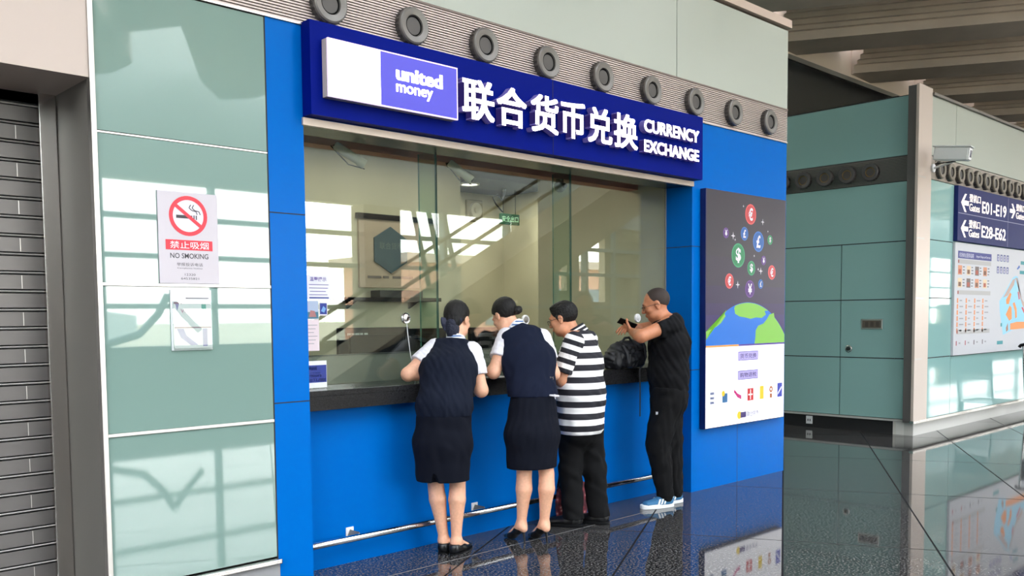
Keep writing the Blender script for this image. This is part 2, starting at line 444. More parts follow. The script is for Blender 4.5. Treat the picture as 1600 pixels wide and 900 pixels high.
# ------------------------------------------------------------------ inside the kiosk
sbox('wall_inner_back', 2.3, 5.57, 2.0, 2.1, 0, 3.2, M_INNER)
sbox('wall_inner_side', 6.4, 6.5, 0.27, 1.81, 0, 3.2, M_INNER)
sbox('wall_inner_left', 2.3, 2.4, 0.27, 2.0, 0, 3.2, M_INNER)
sbox('wall_inner_rear', 4.0, 7.6, 3.5, 3.6, 0, 3.2, M_INNER)
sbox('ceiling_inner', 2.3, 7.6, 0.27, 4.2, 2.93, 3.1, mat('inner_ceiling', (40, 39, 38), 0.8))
sbox('wall_inner_right', 7.54, 7.6, 0.4, 3.5, 0, 2.93, M_INNER)
sbox('floor_inner', 2.4, 7.6, 0.40, 4.2, 0.0, 0.02, mat('inner_floor', (110, 104, 96), 0.5))
sbox('trim_12', 2.4, 6.4, 0.58, 0.70, 2.60, 2.93, mat('brown_beam', (196, 124, 104), 0.5))
sbox('trim_13', 2.4, 6.4, 0.70, 0.74, 2.63, 2.93, M_DARK)
for i, (x, y) in enumerate(((5.962, 2.9), (6.52, 2.95))):
    t = thing('downlight', ('round recessed ceiling lamp nearest the pale inner wall, seen through the left pane', 'round recessed ceiling lamp in the dark ceiling, beside the tilted camera')[i], 'lamp', (x, y, 2.93))
    MB().lathe((x, y, 2.93), (0, 0, -1), [(0, 0.11), (0.014, 0.105), (0.014, 0.085), (0.0, 0.085)]).build('rim', M_WHITE, t, smooth=True)
    MB().lathe((x, y, 2.922), (0, 0, -1), [(0, 0.085), (0, 0.001)]).build('diffuser', mat('lamp_face', (255, 250, 235), emit=(255, 248, 230), es=5.0), t)
lamp('inner_lamp', 'AREA', (4.4, 1.35, 2.90), 24, (1.0, 0.95, 0.82), (2.4, 0.5))
lamp('inner_lamp', 'AREA', (6.6, 2.7, 2.90), 36, (1.0, 0.95, 0.82), (1.2, 0.6))
# glazing, three panes
for i, (a, b) in enumerate(((2.71, 3.868), (3.874, 5.185), (5.191, 6.383))):
    o = struct(MB().box(a, b, 0.268, 0.280, 1.083, 2.60), 'window_%d' % (i + 3), [M_GLASS, M_GLASSEDGE])
    for p in o.data.polygons:
        if abs(p.normal.x) > 0.5: p.material_index = 1
for i, x in enumerate((3.871, 5.188)):         # green-edged glass fins behind the joints
    o = struct(MB().box(x - 0.006, x + 0.006, 0.281, 0.46, 1.083, 2.60), 'window_fin', [M_FIN, M_GLASSEDGE])
    for p in o.data.polygons:
        if abs(p.normal.y) > 0.5: p.material_index = 1
sbox('trim_14', 6.375, 6.385, 0.262, 0.275, 1.083, 2.6, mat('jamb_seal', (130, 130, 126), 0.5))

# ------------------------------------------------------------------ building across the passage
BX, BY = 11.2, 0.08
M_B2L = M_PANEL2
sbox('wall_far_core', BX + 0.02, 22, BY + 0.30, 8.9, 0.0, 4.14, M_DARK)
ys = (0.19, 1.07, 1.95, 2.83, 3.71, 4.6)
for z0, z1 in ((0.2, 0.938), (0.95, 1.668), (1.68, 2.375)):
    for a, b in zip(ys[:-1], ys[1:]):
        sbox('wall_far_panel', BX, BX + 0.03, a + 0.006, b - 0.006, z0, z1, M_B2L)
sbox('wall_far_panel', BX, BX + 0.03, 0.19, 4.6, 2.387, 3.10, M_B2L)
sbox('wall_far_panel', BX, BX + 0.03, 0.19, 4.6, 3.415, 4.12, M_B2L)
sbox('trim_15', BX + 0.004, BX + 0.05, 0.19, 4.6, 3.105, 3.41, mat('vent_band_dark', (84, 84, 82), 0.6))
mb = MB()
for i in range(16):
    z = 3.12 + 0.018 * i; mb.box(BX - 0.004, BX + 0.01, 0.19, 4.6, z - 0.004, z + 0.004)
struct(mb, 'trim_15', M_GREYMET)
sbox('trim_16', BX - 0.02, BX + 0.03, 0.19, 4.6, 0.168, 0.192, mat('pale_steel', (206, 204, 200), 0.35, metal=0.3))
sbox('baseboard_far_left', BX + 0.022, BX + 0.2, 0.2405, 4.6, 0.0, 0.165, mat('dark_plinth', (228, 226, 222), 0.3))
# front of it, facing the concourse
for x0, x1, zs in ((11.482, 12.216, ((0.2, 0.940), (0.952, 1.680), (1.692, 2.395), (2.405, 3.125))), (12.226, 16.2, ((0.2, 0.940),)), (16.21, 20, ((0.2, 0.940),))):
    for z0, z1 in zs: sbox('wall_far_panel', x0, x1, BY, BY + 0.03, z0, z1, M_PANEL2)
sbox('wall_far_panel', 12.226, 20, BY + 0.006, BY + 0.03, 0.945, 3.125, M_PANEL2)
for x0, x1 in ((11.482, 12.24), (12.25, 16.2), (16.21, 20)):
    sbox('wall_far_panel', x0, x1, BY, BY + 0.03, 3.42, 4.13, M_UPPER)
sbox('wall_far_front_core', 11.25, 20, BY + 0.02, BY + 0.3, 0.18, 4.14, M_DARK)
sbox('trim_17', 11.47, 20, BY - 0.002, BY + 0.03, 3.132, 3.41, mat('vent_band', (150, 144, 132), 0.5))
mb = MB()
for i in range(16):
    z = 3.145 + 0.0165 * i; mb.box(11.47, 20, BY - 0.008, BY + 0.01, z - 0.003, z + 0.003)
struct(mb, 'trim_17', M_RIB)
sbox('trim_18', 11.47, 20, BY - 0.03, BY + 0.03, 4.135, 4.165, M_GREYMET)
sbox('trim_19', 11.06, 20, BY - 0.02, BY + 0.03, 0.165, 0.198, M_STEEL)
sbox('baseboard_far_front', 11.22, 20, BY + 0.05, BY + 0.16, 0.0, 0.165, mat('pale_plinth', (206, 204, 200), 0.25))
sbox('trim_20', BX + 0.016, BX + 0.022, 0.345, 0.375, 0.0, 0.168, mat('post_pale', (226, 224, 216), 0.4))
# corner post
sbox('pillar_corner', 11.075, 11.48, BY, 0.20, 0.175, 4.20, mat('post_dark', (96, 94, 92), 0.45, metal=0.3))
sbox('trim_21', 11.065, 11.30, BY - 0.012, BY + 0.02, 0.175, 4.21, mat('post_beige', (206, 192, 182), 0.35, metal=0.3))
sbox('trim_21', 11.312, 11.475, BY - 0.006, BY + 0.02, 0.175, 4.21, MATS['post_beige'])
mb = MB()
for z in (0.945, 1.68, 2.4, 3.13): mb.box(11.075, 11.29, BY - 0.0135, BY, z - 0.01, z + 0.01)
struct(mb, 'trim_22', M_ALU)

# added fill lights in the passage soffit, out of view, lifting the side wall
for y in (4.2, 6.6):
    t = thing('soffit_fill_light', 'square fill light added unseen in the passage soffit, %s the concourse' % ('nearer' if y < 5 else 'farther from'), 'lamp', (9.6, y, 5.46))
    box('frame', 9.0, 10.2, y - .6, y + .6, 5.455, 5.499, M_WHITE, t)
    box('diffuser', 9.05, 10.15, y - .55, y + .55, 5.448, 5.4545, mat('soffit_fill_face', (255, 250, 240), emit=(255, 250, 240), es=24.0), t)
# ================================================================== objects
def lit(name, c, s=1.0):
    return mat(name, tuple(int(v * 0.6) for v in c), 0.35, emit=c, es=s)
M_LWHITE = lit('lit_white', (255, 252, 250), 5.0)
M_LVIOLET = lit('lit_violet', (76, 72, 206), 1.45)
M_LLETTER = lit('lit_letter', (255, 246, 255), 5.5)
M_LILAC = mat('lilac_side', (128, 118, 180), 0.5, emit=(120, 100, 200), es=0.16)
M_LOGOSIDE = mat('logo_side', (196, 186, 184), 0.5)

# --- kiosk sign
ks = thing('kiosk_sign', 'long navy fascia sign with glowing white characters above the kiosk window', 'sign', (2.71, 0, 2.61))
mb = MB().box(2.707, 6.40, -0.091, -0.001, 2.612, 3.118, 0); mb.box(4.612, 4.616, -0.0925, -0.05, 2.612, 3.118, 1)
mb.build('panel', [M_NAVY, M_DARK], ks)
lb = MB().box(2.780, 3.704, -0.140, -0.091, 2.708, 3.022).build('logo_box', M_LOGOSIDE, ks, bevel=0.002)
MB().box(2.787, 3.128, -0.151, -0.1401, 2.715, 3.015).build('white_face', M_LWHITE, lb)
MB().box(3.128, 3.697, -0.150, -0.1401, 2.715, 3.015).build('violet_face', M_LVIOLET, lb)
mb = MB(); f = on_y(-0.1401)
for r in (rect(2.780, 3.704, 3.015, 3.022), rect(2.780, 3.704, 2.708, 2.715), rect(2.780, 2.787, 2.715, 3.015), rect(3.697, 3.704, 2.715, 3.015)):
    mb.prism(r, 0, 0.012, f)
mb.build('rim', lit('lit_rim', (250, 226, 255), 1.6), lb)
mb = MB(); text_into(mb, 'united', 3.238, 3.584, 2.872, 2.958, on_y(-0.150), depth=0.004, heavy=0.0045)
text_into(mb, 'money', 3.238, 3.507, 2.785, 2.852, on_y(-0.150), depth=0.004, heavy=0.0012)
mb.build('lettering', M_LLETTER, lb)
cx = [(3.745, 4.016), (4.036, 4.306), (4.344, 4.612), (4.636, 4.884), (4.914, 5.182), (5.200, 5.476)]
def channel(mb, body, x0, x1, z0, z1, y, bold, depth):
    text_into(mb, body, x0, x1, z0, z1, on_y(y), depth=depth, heavy=bold)
    out = []
    for fc in mb.f:                         # front faces glow, returns are lilac
        ys_ = [mb.v[i][1] for i in fc]
        out.append(0 if max(ys_) - min(ys_) < 1e-5 and ys_[0] < y - depth * 0.5 else 1)
    mb.m = out
for ch, (a, b) in zip('联合货币兑换', cx):
    mb = MB(); channel(mb, ch, a, b, 2.728, 2.985, -0.0915, 0.0075, 0.055)
    mb.build('letter', [M_LLETTER, M_LILAC], ks, fix=False)
for w, z0, z1 in (('CURRENCY', 2.885, 2.985), ('EXCHANGE', 2.735, 2.832)):
    mb = MB(); channel(mb, w, 5.560, 6.276, z0, z1, -0.0915, 0.0055, 0.05)
    mb.build('lettering', [M_LLETTER, M_LILAC], ks, fix=False)

# --- advertising light box
ab = thing('advertising_light_box', 'tall lit advertising panel with coins over a globe on the blue wall', 'advertisement', (7.15, -0.03, 0.53))
box('case', 6.50, 7.80, -0.058, -0.001, 0.53, 2.56, mat('case_navy', (14, 24, 84), 0.4), ab, bevel=0.003)
F = on_y(-0.0585)
def art(name, build, mats, off):
    mb = MB(); build(mb); return mb.build(name, mats, ab, fix=False)
def ad_dark(mb):
    # night part, shading from charcoal to indigo in five printed bands
    zz = [2.555, 2.0, 1.75, 1.6, 1.5, 1.24]
    for i in range(5): flat(mb, rect(6.506, 7.794, zz[i + 1], zz[i]), F, 0, i)
art('night_print', ad_dark, [lit('night_%d' % i, c, 0.62) for i, c in enumerate([(58, 50, 66), (58, 48, 72), (58, 44, 84), (60, 42, 98), (62, 42, 112)])], 0)
# globe: one arc clipped to the panel
gc, gr = (7.16, 0.78), 0.83
def arc_top(x): return gc[1] + math.sqrt(max(0, gr * gr - (x - gc[0]) ** 2))
GX0, GX1, GZ0 = 6.506, 7.794, 1.238
def ad_globe(mb):
    xs = [GX0 + (GX1 - GX0) * i / 40 for i in range(41)]
    flat(mb, [(GX0, GZ0), (GX1, GZ0)] + [(x, arc_top(x)) for x in reversed(xs)], F, 0.0006, 0)
    arc = lambda x0, x1, n=16: [(x0 + (x1 - x0) * i / n, arc_top(x0 + (x1 - x0) * i / n) - .004) for i in range(n + 1)]
    flat(mb, [(6.506, 1.36), (6.56, 1.375), (6.66, 1.40), (6.73, 1.43), (6.80, 1.49), (6.78, 1.52), (6.815, 1.545)] + arc(6.80, 6.51), F, 0.0012, 1)
    flat(mb, [(6.935, 1.56), (6.95, 1.51), (7.02, 1.485), (7.12, 1.475), (7.20, 1.463), (7.29, 1.475), (7.39, 1.47), (7.46, 1.50), (7.44, 1.535)] + arc(7.50, 6.95), F, 0.0012, 1)
    flat(mb, [(7.27, 1.240), (7.285, 1.30), (7.29, 1.36), (7.33, 1.40), (7.42, 1.42), (7.48, 1.46), (7.52, 1.50), (7.60, 1.515)] + arc(7.60, 7.793)[1:] + [(7.793, 1.240)], F, 0.0012, 1)
    flat(mb, rect(GX0, 7.01, 1.225, 1.240), F, 0.0018, 2); flat(mb, rect(7.01, GX1, 1.225, 1.240), F, 0.0018, 3)
art('globe_print', ad_globe, [lit('ocean', (6, 118, 226), 1.0), lit('land_green', (136, 206, 78), 1.0), lit('orange_line', (240, 170, 80), 1.0), lit('indigo_line', (80, 50, 160), 1.0)], 0)
def ad_white(mb): flat(mb, rect(6.506, 7.794, 0.536, 1.226), F, 0, 0)
art('white_print', ad_white, [lit('ad_white', (250, 250, 255), 1.35)], 0)
coins = [('€', 7.192, 2.389, .090, 0), ('£', 7.093, 2.213, .060, 1), ('£', 7.324, 2.155, .092, 1), ('$', 7.523, 2.18, .043, 2), ('$', 6.995, 2.019, .106, 2),
         ('$', 7.209, 1.914, .065, 2), ('€', 7.558, 1.886, .066, 0), ('€', 6.858, 1.793, .066, 0), ('¥', 7.188, 1.729, .078, 3), ('¥', 6.801, 2.204, .045, 3),
         ('¥', 7.414, 1.99, .042, 3), ('£', 7.368, 1.776, .042, 1)]
def ad_coins(mb):
    for s, x, z, r, c in coins:
        flat(mb, disc(x, z, r), F, 0.0006, c); flat(mb, disc(x, z, r * 0.88), F, 0.0012, c + 4)
        h = r * 0.62; w = h * (0.62 if s != '¥' else 0.68)
        text_into(mb, s, x - w, x + w, z - h, z + h, on_y(-0.0603), bold=0.03, mi=8)
    for x, z, q in ((7.393, 2.334, .03), (6.911, 2.185, .035), (7.367, 1.893, .035), (6.989, 1.764, .035), (7.071, 2.452, .014), (7.482, 2.255, .012), (7.254, 2.025, .014), (6.943, 2.153, .014), (7.323, 1.908, .018)):
        p = []
        for k in range(8):
            rr = q if k % 2 == 0 else q * 0.25
            p.append((x + rr * math.cos(k * math.pi / 4), z + rr * math.sin(k * math.pi / 4)))
        flat(mb, p, F, 0.0012, 8)
cc = [(214, 72, 76), (38, 100, 180), (34, 140, 90), (92, 48, 132)]
art('coin_print', ad_coins, [lit('coin_rim_%d' % i, tuple(min(255, v + 26) for v in c), 0.9) for i, c in enumerate(cc)] + [lit('coin_%d' % i, c, 0.85) for i, c in enumerate(cc)] + [lit('coin_mark', (245, 240, 250), 1.0)], 0)
def ad_foot(mb):
    for (x0, x1, z0, z1, t) in ((7.005, 7.335, 1.095, 1.175, '货币兑换'), (7.005, 7.335, 0.925, 1.005, '购物退税')):
        flat(mb, rect(x0, x1, z0, z1), F, 0.0006, 0); flat(mb, rect(x0 + .006, x1 - .006, z0 + .006, z1 - .006), F, 0.0010, 1)
        text_into(mb, t, x0 + .03, x1 - .03, z0 + .018, z1 - .018, on_y(-0.0598), bold=0.01, mi=2)
    mk = [(6.603, 3), (6.794, 4), (7.001, 5), (7.211, 6), (7.399, 7), (7.563, 8), (7.716, 9)]
    for x, c in mk:
        z = 0.79
        if c == 3:
            for k in range(3): flat(mb, rect(x - .03, x + .03, z - .05 + .04 * k, z - .03 + .04 * k), F, .0006, c)
        elif c == 4:
            flat(mb, rect(x - .035, x + .045, z - .05, z + .03), F, .0006, 4); flat(mb, disc(x - .02, z + .03, .025, 16), F, .001, 7)
        elif c == 5: flat(mb, [(x - .06, z + .03), (x, z - .02), (x + .06, z - .04), (x + .06, z - .005), (x, z + .015), (x - .055, z + .055)], F, .0006, 5)
        elif c == 6:
            flat(mb, rect(x - .05, x + .05, z - .06, z + .05), F, .0006, 6)
            flat(mb, rect(x - .035, x + .035, z - .012, z + .0), F, .001, 10); flat(mb, rect(x - .006, x + .006, z - .05, z + .04), F, .001, 10)
        elif c == 7:
            flat(mb, rect(x - .03, x + .035, z - .06, z + .06), F, .0006, 7)
        elif c == 8:
            ring(mb, x, z + .02, .012, .03, F, .0006, 8, 16); flat(mb, rect(x - .02, x + .02, z - .06, z - .02), F, .0006, 8)
        else:
            flat(mb, rect(x - .04, x + .045, z - .06, z + .07), F, .0006, 9); flat(mb, [(x - .03, z - .04), (x + .035, z + .02), (x + .035, z + .04), (x - .03, z - .02)], F, .001, 10)
    flat(mb, disc(7.03, .61, .035, 18), F, .0006, 7); flat(mb, rect(7.05, 7.14, .585, .635), F, .001, 2)
    text_into(mb, '联合货币', 7.155, 7.35, .585, .635, on_y(-.0595), mi=2)
art('offer_print', ad_foot, [lit('tag_edge', (120, 104, 190), 1), lit('tag_lilac', (196, 184, 244), 1), lit('ink_violet', (70, 48, 130), .6), lit('ink_grey', (120, 130, 170), .8),
    lit('ink_teal', (36, 110, 170), .9), lit('ink_magenta', (214, 30, 130), .9), lit('ink_red', (216, 44, 50), .9), lit('ink_yellow', (248, 214, 40), 1), lit('ink_brown', (190, 110, 60), .9), lit('ink_blue', (44, 60, 190), .9), lit('ink_white', (255, 255, 255), 1.2)], 0)

# --- air nozzles above the sign
M_NOZ = mat('nozzle_grey', (116, 112, 108), 0.38, metal=0.3)
M_NOZD = mat('nozzle_rim', (78, 74, 72), 0.5, metal=0.2)
M_BORE = mat('nozzle_bore', (12, 12, 13), 0.6, spec=0.15)
M_GOLD = mat('nozzle_gold', (150, 118, 60), 0.4)
def nozzle(o, axis, label, group, bore, face):
    t = thing('air_nozzle', label, 'air vent', o, group)
    kn = MB(); n = 44; ax = Vector(axis); u = ax.orthogonal().normalized(); w = ax.cross(u); oo = Vector(o)
    pr = []
    for d in (-0.01, 0.038):
        for k in range(n):
            r = 0.113 if k % 2 else 0.108
            a = 2 * math.pi * k / n; pr.append(oo + ax * d + (u * math.cos(a) + w * math.sin(a)) * r)
    kn.add(pr, [(k, (k + 1) % n, n + (k + 1) % n, n + k) for k in range(n)] + [tuple(range(n, 2 * n))])
    kn.build('collar', M_NOZD, t)
    MB().lathe(o, axis, [(0.036, 0.110), (0.050, 0.107), (0.056, 0.098), (0.054, 0.080), (0.050, 0.064), (0.040, 0.059), (0.02, 0.057)], 36).build('bezel', face, t, smooth=True)
    MB().lathe(o, axis, [(0.0405, 0.0598), (0.044, 0.055), (0.036, 0.050), (0.024, 0.036), (0.020, 0.0)], 28).build('core', bore, t, smooth=True)
    return t
words = ['first', 'second', 'third', 'fourth', 'fifth', 'sixth', 'seventh', 'eighth', 'ninth']
spots9 = ['above the blank white half of the glowing logo box', 'above the violet half of the glowing logo box', 'above the first large glowing character', 'above the third large glowing character', 'above the fifth large glowing character',
          'above the first letters of the English sign words', 'above the right end of the navy sign', 'above bare blue wall, nearer the navy sign', 'nearest the outer corner of the kiosk']
noz0 = nozzle((2.872, -0.004, 3.247), (0, -1, 0), 'round grey air nozzle ' + spots9[0], 'air nozzles above the kiosk sign', M_BORE, M_NOZ)
for k in range(1, 9): dup(noz0, (2.872 + 0.5835 * k, -0.004, 3.247), 'round grey air nozzle ' + spots9[k])
NL = ['on the shaded side wall, nearest the corner post', 'on the shaded side wall, second from the corner post', 'on the shaded side wall, third from the corner post', 'on the shaded side wall, fourth from the corner post', 'on the shaded side wall, half hidden by the kiosk edge']
M_NF = mat('nozzle_face_dark', (86, 84, 84), 0.4, metal=0.3)
a0 = nozzle((BX - 0.002, 0.694, 3.253), (-1, 0, 0), 'dark air nozzle ' + NL[0], 'air nozzles on the shaded side wall', M_GOLD, M_NF)
for k in range(1, 5): dup(a0, (BX - 0.002, 0.694 + 0.302 * k, 3.253), 'dark air nozzle ' + NL[k])
ordn = ['first', 'second', 'third', 'fourth', 'fifth', 'sixth', 'seventh', 'eighth', 'ninth', 'tenth', 'eleventh', 'twelfth']
b0 = nozzle((11.70, BY - 0.006, 3.262), (0, -1, 0), 'bronze air nozzle above the gate sign, first from the corner post', 'air nozzles above the gate sign', M_BORE, mat('nozzle_bronze', (128, 120, 108), 0.4, metal=0.3))
for k in range(1, 12): dup(b0, (11.70 + 0.309 * k, BY - 0.006, 3.262), 'bronze air nozzle above the gate sign, %s from the corner post' % ordn[k])

# --- counter, inner screen, foot rail
ct = thing('counter', 'black granite service counter under the kiosk glass', 'counter', (4.5, 0.2, 0.965))
box('slab', 2.7105, 6.384, 0.09, 0.66, 1.048, 1.082, M_STONE, ct, bevel=0.002)
box('front_edge', 2.7105, 6.384, 0.092, 0.16, 0.967, 1.0475, M_STONE, ct)
sc_ = thing('counter_screen', 'low grey screen behind the glass along the back of the counter', 'screen', (3.9, 0.5, 1.083))
box('screen_panel', 2.76, 5.25, 0.50, 0.515, 1.083, 1.262, mat('screen_grey', (122, 124, 114), 0.18), sc_)
box('top_rail', 2.76, 5.25, 0.494, 0.521, 1.262, 1.270, mat('screen_rail', (70, 74, 70), 0.3), sc_)
fr_ = thing('foot_rail', 'polished steel foot rail along the base of the blue counter wall', 'rail', (4.5, 0.12, 0.0))
MB().tube([(2.712, 0.10, 0.178), (6.383, 0.10, 0.178)], 0.021, 16).build('rail', M_CHROME, fr_, smooth=True)
for x in (3.095, 4.118, 5.141, 6.16):
    mb = MB().box(x - 0.028, x + 0.028, 0.204, 0.2095, 0.168, 0.222)
    b_ = mb.build('bracket', M_WHITE, fr_, bevel=0.001)
    MB().prism([(x - 0.018, 0.172), (x + 0.018, 0.172), (x, 0.208)], 0.0, 0.10, lambda a, b, d: (a, 0.2035 - d, b)).build('gusset', M_GREYMET, b_)

# --- speaking discs on the glass
def sdisc(x, z, label, m1, m2):
    t = thing('speaking_disc', label, 'intercom', (x, 0.268, z))
    MB().lathe((x, 0.268, z), (0, -1, 0), [(0, 0.035), (0.012, 0.035), (0.017, 0.031), (0.014, 0.024)], 32).build('ring', m1, t, smooth=True)
    MB().lathe((x, 0.268, z), (0, -1, 0), [(0.014, 0.025), (0.020, 0.012), (0.021, 0.001)], 32).build('grille', m2, t, smooth=True)
    return t
sdisc(3.592, 1.498, 'shiny steel speaking disc on the left glass pane above the cord', M_CHROME, M_STEEL)
sdisc(4.682, 1.478, 'white speaking disc on the middle glass pane behind the hair bun', M_WHITE, M_GREYMET)
sdisc(5.989, 1.481, 'white speaking disc on the right glass pane before the man in black', M_WHITE, mat('pale_grille', (190, 190, 190), 0.5))
tag(MB().tube([(3.598, 0.258, 1.464), (3.602, 0.256, 1.40), (3.616, 0.252, 1.28), (3.640, 0.250, 1.15), (3.652, 0.250, 1.0835)], 0.0025, 8).build('cord', M_WHITE, None, smooth=True), 'thin white cord hanging from the steel speaking disc to the counter', 'cord')

# --- notices on the left pane
Yn = 0.2672
def sheet(name, label, cat, x0, x1, z0, z1, base, paint, mats):
    t = thing(name, label, cat, ((x0 + x1) / 2, Yn, z0))
    box('paper', x0, x1, Yn - 0.0008, Yn, z0, z1, base, t)
    mb = MB(); paint(mb, on_y(Yn - 0.001)); mb.build('print', mats, t, fix=False)
    return t
M_PAPER = mat('paper', (232, 230, 236), 0.6)
M_INKV = mat('ink_violet_matte', (96, 78, 150), 0.6)
M_INKB = mat('ink_navy_matte', (24, 48, 140), 0.5)
M_INKG = mat('ink_grey_matte', (130, 128, 134), 0.6)
def p1(mb, f):
    text_into(mb, '温馨提示', 2.89, 3.005, 1.722, 1.748, f, bold=0.02)
    for k, (a, b) in enumerate(((2.885, 3.02), (2.885, 3.015), (2.89, 3.0), (2.885, 3.01))): flat(mb, rect(a, b, 1.700 - k * .02, 1.704 - k * .02), f)
    flat(mb, rect(2.885, 3.02, 1.62, 1.628), f, 0, 1)
sheet('notice', 'white notice with violet heading on the left glass pane', 'notice', 2.862, 3.035, 1.614, 1.757, M_PAPER, p1, [M_INKV, M_INKB])
def p2(mb, f):
    flat(mb, rect(2.864, 2.945, 1.52, 1.604), f, 0, 0); flat(mb, rect(2.864, 2.945, 1.50, 1.54), f, .0003, 1)
    flat(mb, [(2.88, 1.51), (2.93, 1.51), (2.92, 1.545), (2.89, 1.55)], f, .0006, 2)
sheet('flyer', 'small picture flyer below the white notice on the glass', 'flyer', 2.860, 2.947, 1.496, 1.607, M_PAPER, p2, [mat('flyer_blue', (176, 190, 214), .6), mat('flyer_teal', (70, 120, 140), .6), mat('flyer_red', (176, 120, 120), .6)])
def p3(mb, f):
    for k in range(6): flat(mb, rect(2.872, 2.935 - .012 * (k % 3), 1.46 - k * .022, 1.463 - k * .022), f)
sheet('price_sheet', 'pale pink paper sheet under the picture flyer on the glass', 'sheet', 2.862, 2.947, 1.308, 1.494, mat('pink_paper', (232, 214, 218), .6), p3, [M_INKG])
def p4(mb, f):
    flat(mb, rect(2.956, 3.004, 1.526, 1.592), f, 0, 0); flat(mb, [(2.962, 1.545), (2.98, 1.575), (2.998, 1.56), (2.985, 1.535)], f, .0004, 1)
sheet('sticker', 'small blue sticker beside the picture flyer on the glass', 'sticker', 2.953, 3.007, 1.518, 1.598, M_PAPER, p4, [M_INKB, mat('sticker_sky', (110, 160, 214), .5)])
def p5(mb, f):
    flat(mb, rect(2.862, 2.992, 1.118, 1.222), f, 0, 0)
    text_into(mb, '时间', 2.872, 2.925, 1.192, 1.213, f, bold=.02, mi=1)
    text_into(mb, 'Working', 2.872, 2.952, 1.172, 1.180, f, mi=1)
    text_into(mb, 'Hours', 2.868, 2.957, 1.152, 1.170, f, bold=.01, mi=1)
    text_into(mb, '0121-088', 2.868, 2.982, 1.124, 1.142, f, bold=.01, mi=1)
sheet('hours_sign', 'blue and white opening hours card at the foot of the left pane', 'sign', 2.860, 2.994, 1.086, 1.248, M_WHITE, p5, [M_INKB, mat('ink_white_matte', (236, 238, 244), .6)])

# --- no smoking sign and leaflet holder on the painted glass
ns = thing('no_smoking_sign', 'grey no smoking sign with red ring on the pale glass wall', 'sign', (2.03, 0, 1.68))
box('plate', 1.875, 2.187, -0.008, -0.001, 1.682, 2.138, mat('sign_grey', (182, 176, 184), 0.4, metal=0.2), ns, bevel=0.001)
f = on_y(-0.0085); M_RED = mat('sign_red', (214, 44, 62), 0.45); M_INK = mat('sign_ink', (48, 46, 52), 0.5)
mb = MB(); flat(mb, disc(2.031, 2.021, .080), f, 0, 0); mb.build('disc_print', mat('sign_disc', (216, 212, 222), .45), ns, fix=False)
mb = MB()
flat(mb, rect(1.968, 2.052, 2.008, 2.024), f, .0004, 0); flat(mb, rect(2.058, 2.064, 2.004, 2.026), f, .0004, 0); flat(mb, rect(2.070, 2.076, 2.004, 2.026), f, .0004, 0)
for dx in (0, .016):
    pts = [(2.045 + dx, 2.078), (2.036 + dx, 2.062), (2.05 + dx, 2.050), (2.072 + dx, 2.046), (2.078 + dx, 2.03)]
    for p, q in zip(pts[:-1], pts[1:]):
        v = Vector((q[0] - p[0], q[1] - p[1])); nn = Vector((-v.y, v.x)).normalized() * .0022
        flat(mb, [(p[0] + nn.x, p[1] + nn.y), (q[0] + nn.x, q[1] + nn.y), (q[0] - nn.x, q[1] - nn.y), (p[0] - nn.x, p[1] - nn.y)], f, .0004, 0)
text_into(mb, 'NO SMOKING', 1.932, 2.131, 1.808, 1.834, f, bold=.012)
text_into(mb, '举报投诉电话', 1.964, 2.100, 1.770, 1.787, f)
text_into(mb, 'Complaints hotline', 1.966, 2.098, 1.754, 1.763, f)
text_into(mb, '12320', 2.004, 2.060, 1.722, 1.733, f); text_into(mb, '64535821', 1.984, 2.078, 1.702, 1.713, f)
mb.build('lettering', M_INK, ns, fix=False)
mb = MB(); ring(mb, 2.031, 2.021, .080, .100, f, .0006)
a = math.radians(-38); ca, sa = math.cos(a), math.sin(a)
flat(mb, [(2.031 + ca * u - sa * w, 2.021 + sa * u + ca * w) for u, w in ((-.085, -.009), (.085, -.009), (.085, .009), (-.085, .009))], f, .0009)
flat(mb, rect(1.910, 2.155, 1.850, 1.900), f, .0004); mb.build('red_print', M_RED, ns, fix=False)
mb = MB(); text_into(mb, '禁止吸烟', 1.932, 2.134, 1.857, 1.893, f); mb.v = [(v[0], v[1] - .0008, v[2]) for v in mb.v]
mb.build('red_band_lettering', mat('ink_white_matte', (236, 238, 244), .6), ns, fix=False)
lh = thing('leaflet_holder', 'clear acrylic leaflet holder with printed sheets under the no smoking sign', 'leaflet holder', (2.03, 0, 1.346))
box('back_plate', 1.926, 2.142, -0.006, -0.001, 1.346, 1.650, mat('acrylic_white', (224, 228, 234), 0.2), lh, bevel=0.001)
mb = MB().box(1.936, 2.134, -0.016, -0.008, 1.356, 1.592)
lf = mb.build('leaflets', M_PAPER, lh)
f = on_y(-0.0165); mb = MB()
flat(mb, rect(1.938, 2.132, 1.580, 1.590), f, 0, 0); flat(mb, rect(1.938, 2.132, 1.458, 1.464), f, 0, 0)
flat(mb, [(1.945, 1.58), (1.965, 1.58), (1.955, 1.545)], f, 0, 1); text_into(mb, 'WS', 1.972, 2.02, 1.535, 1.555, f, mi=2)
flat(mb, [(1.95, 1.455), (1.985, 1.455), (2.00, 1.42), (2.06, 1.372), (2.02, 1.372), (1.97, 1.41)], f, 0, 1)
flat(mb, rect(2.082, 2.106, 1.535, 1.578), f, 0, 3); flat(mb, rect(2.085, 2.110, 1.365, 1.455), f, 0, 1)
mb.build('print', [mat('leaf_maroon', (150, 110, 130), .5), mat('leaf_violet', (150, 140, 190), .5), mat('leaf_pink', (206, 120, 160), .5), mat('leaf_green', (110, 170, 160), .5)], lf, fix=False)
mb = MB().box(1.930, 2.140, -0.021, -0.018, 1.348, 1.596); mb.build('front_pocket', M_GLASS, lh)
box('header_tab', 2.005, 2.125, -0.009, -0.0065, 1.606, 1.612, M_INKG, lh)

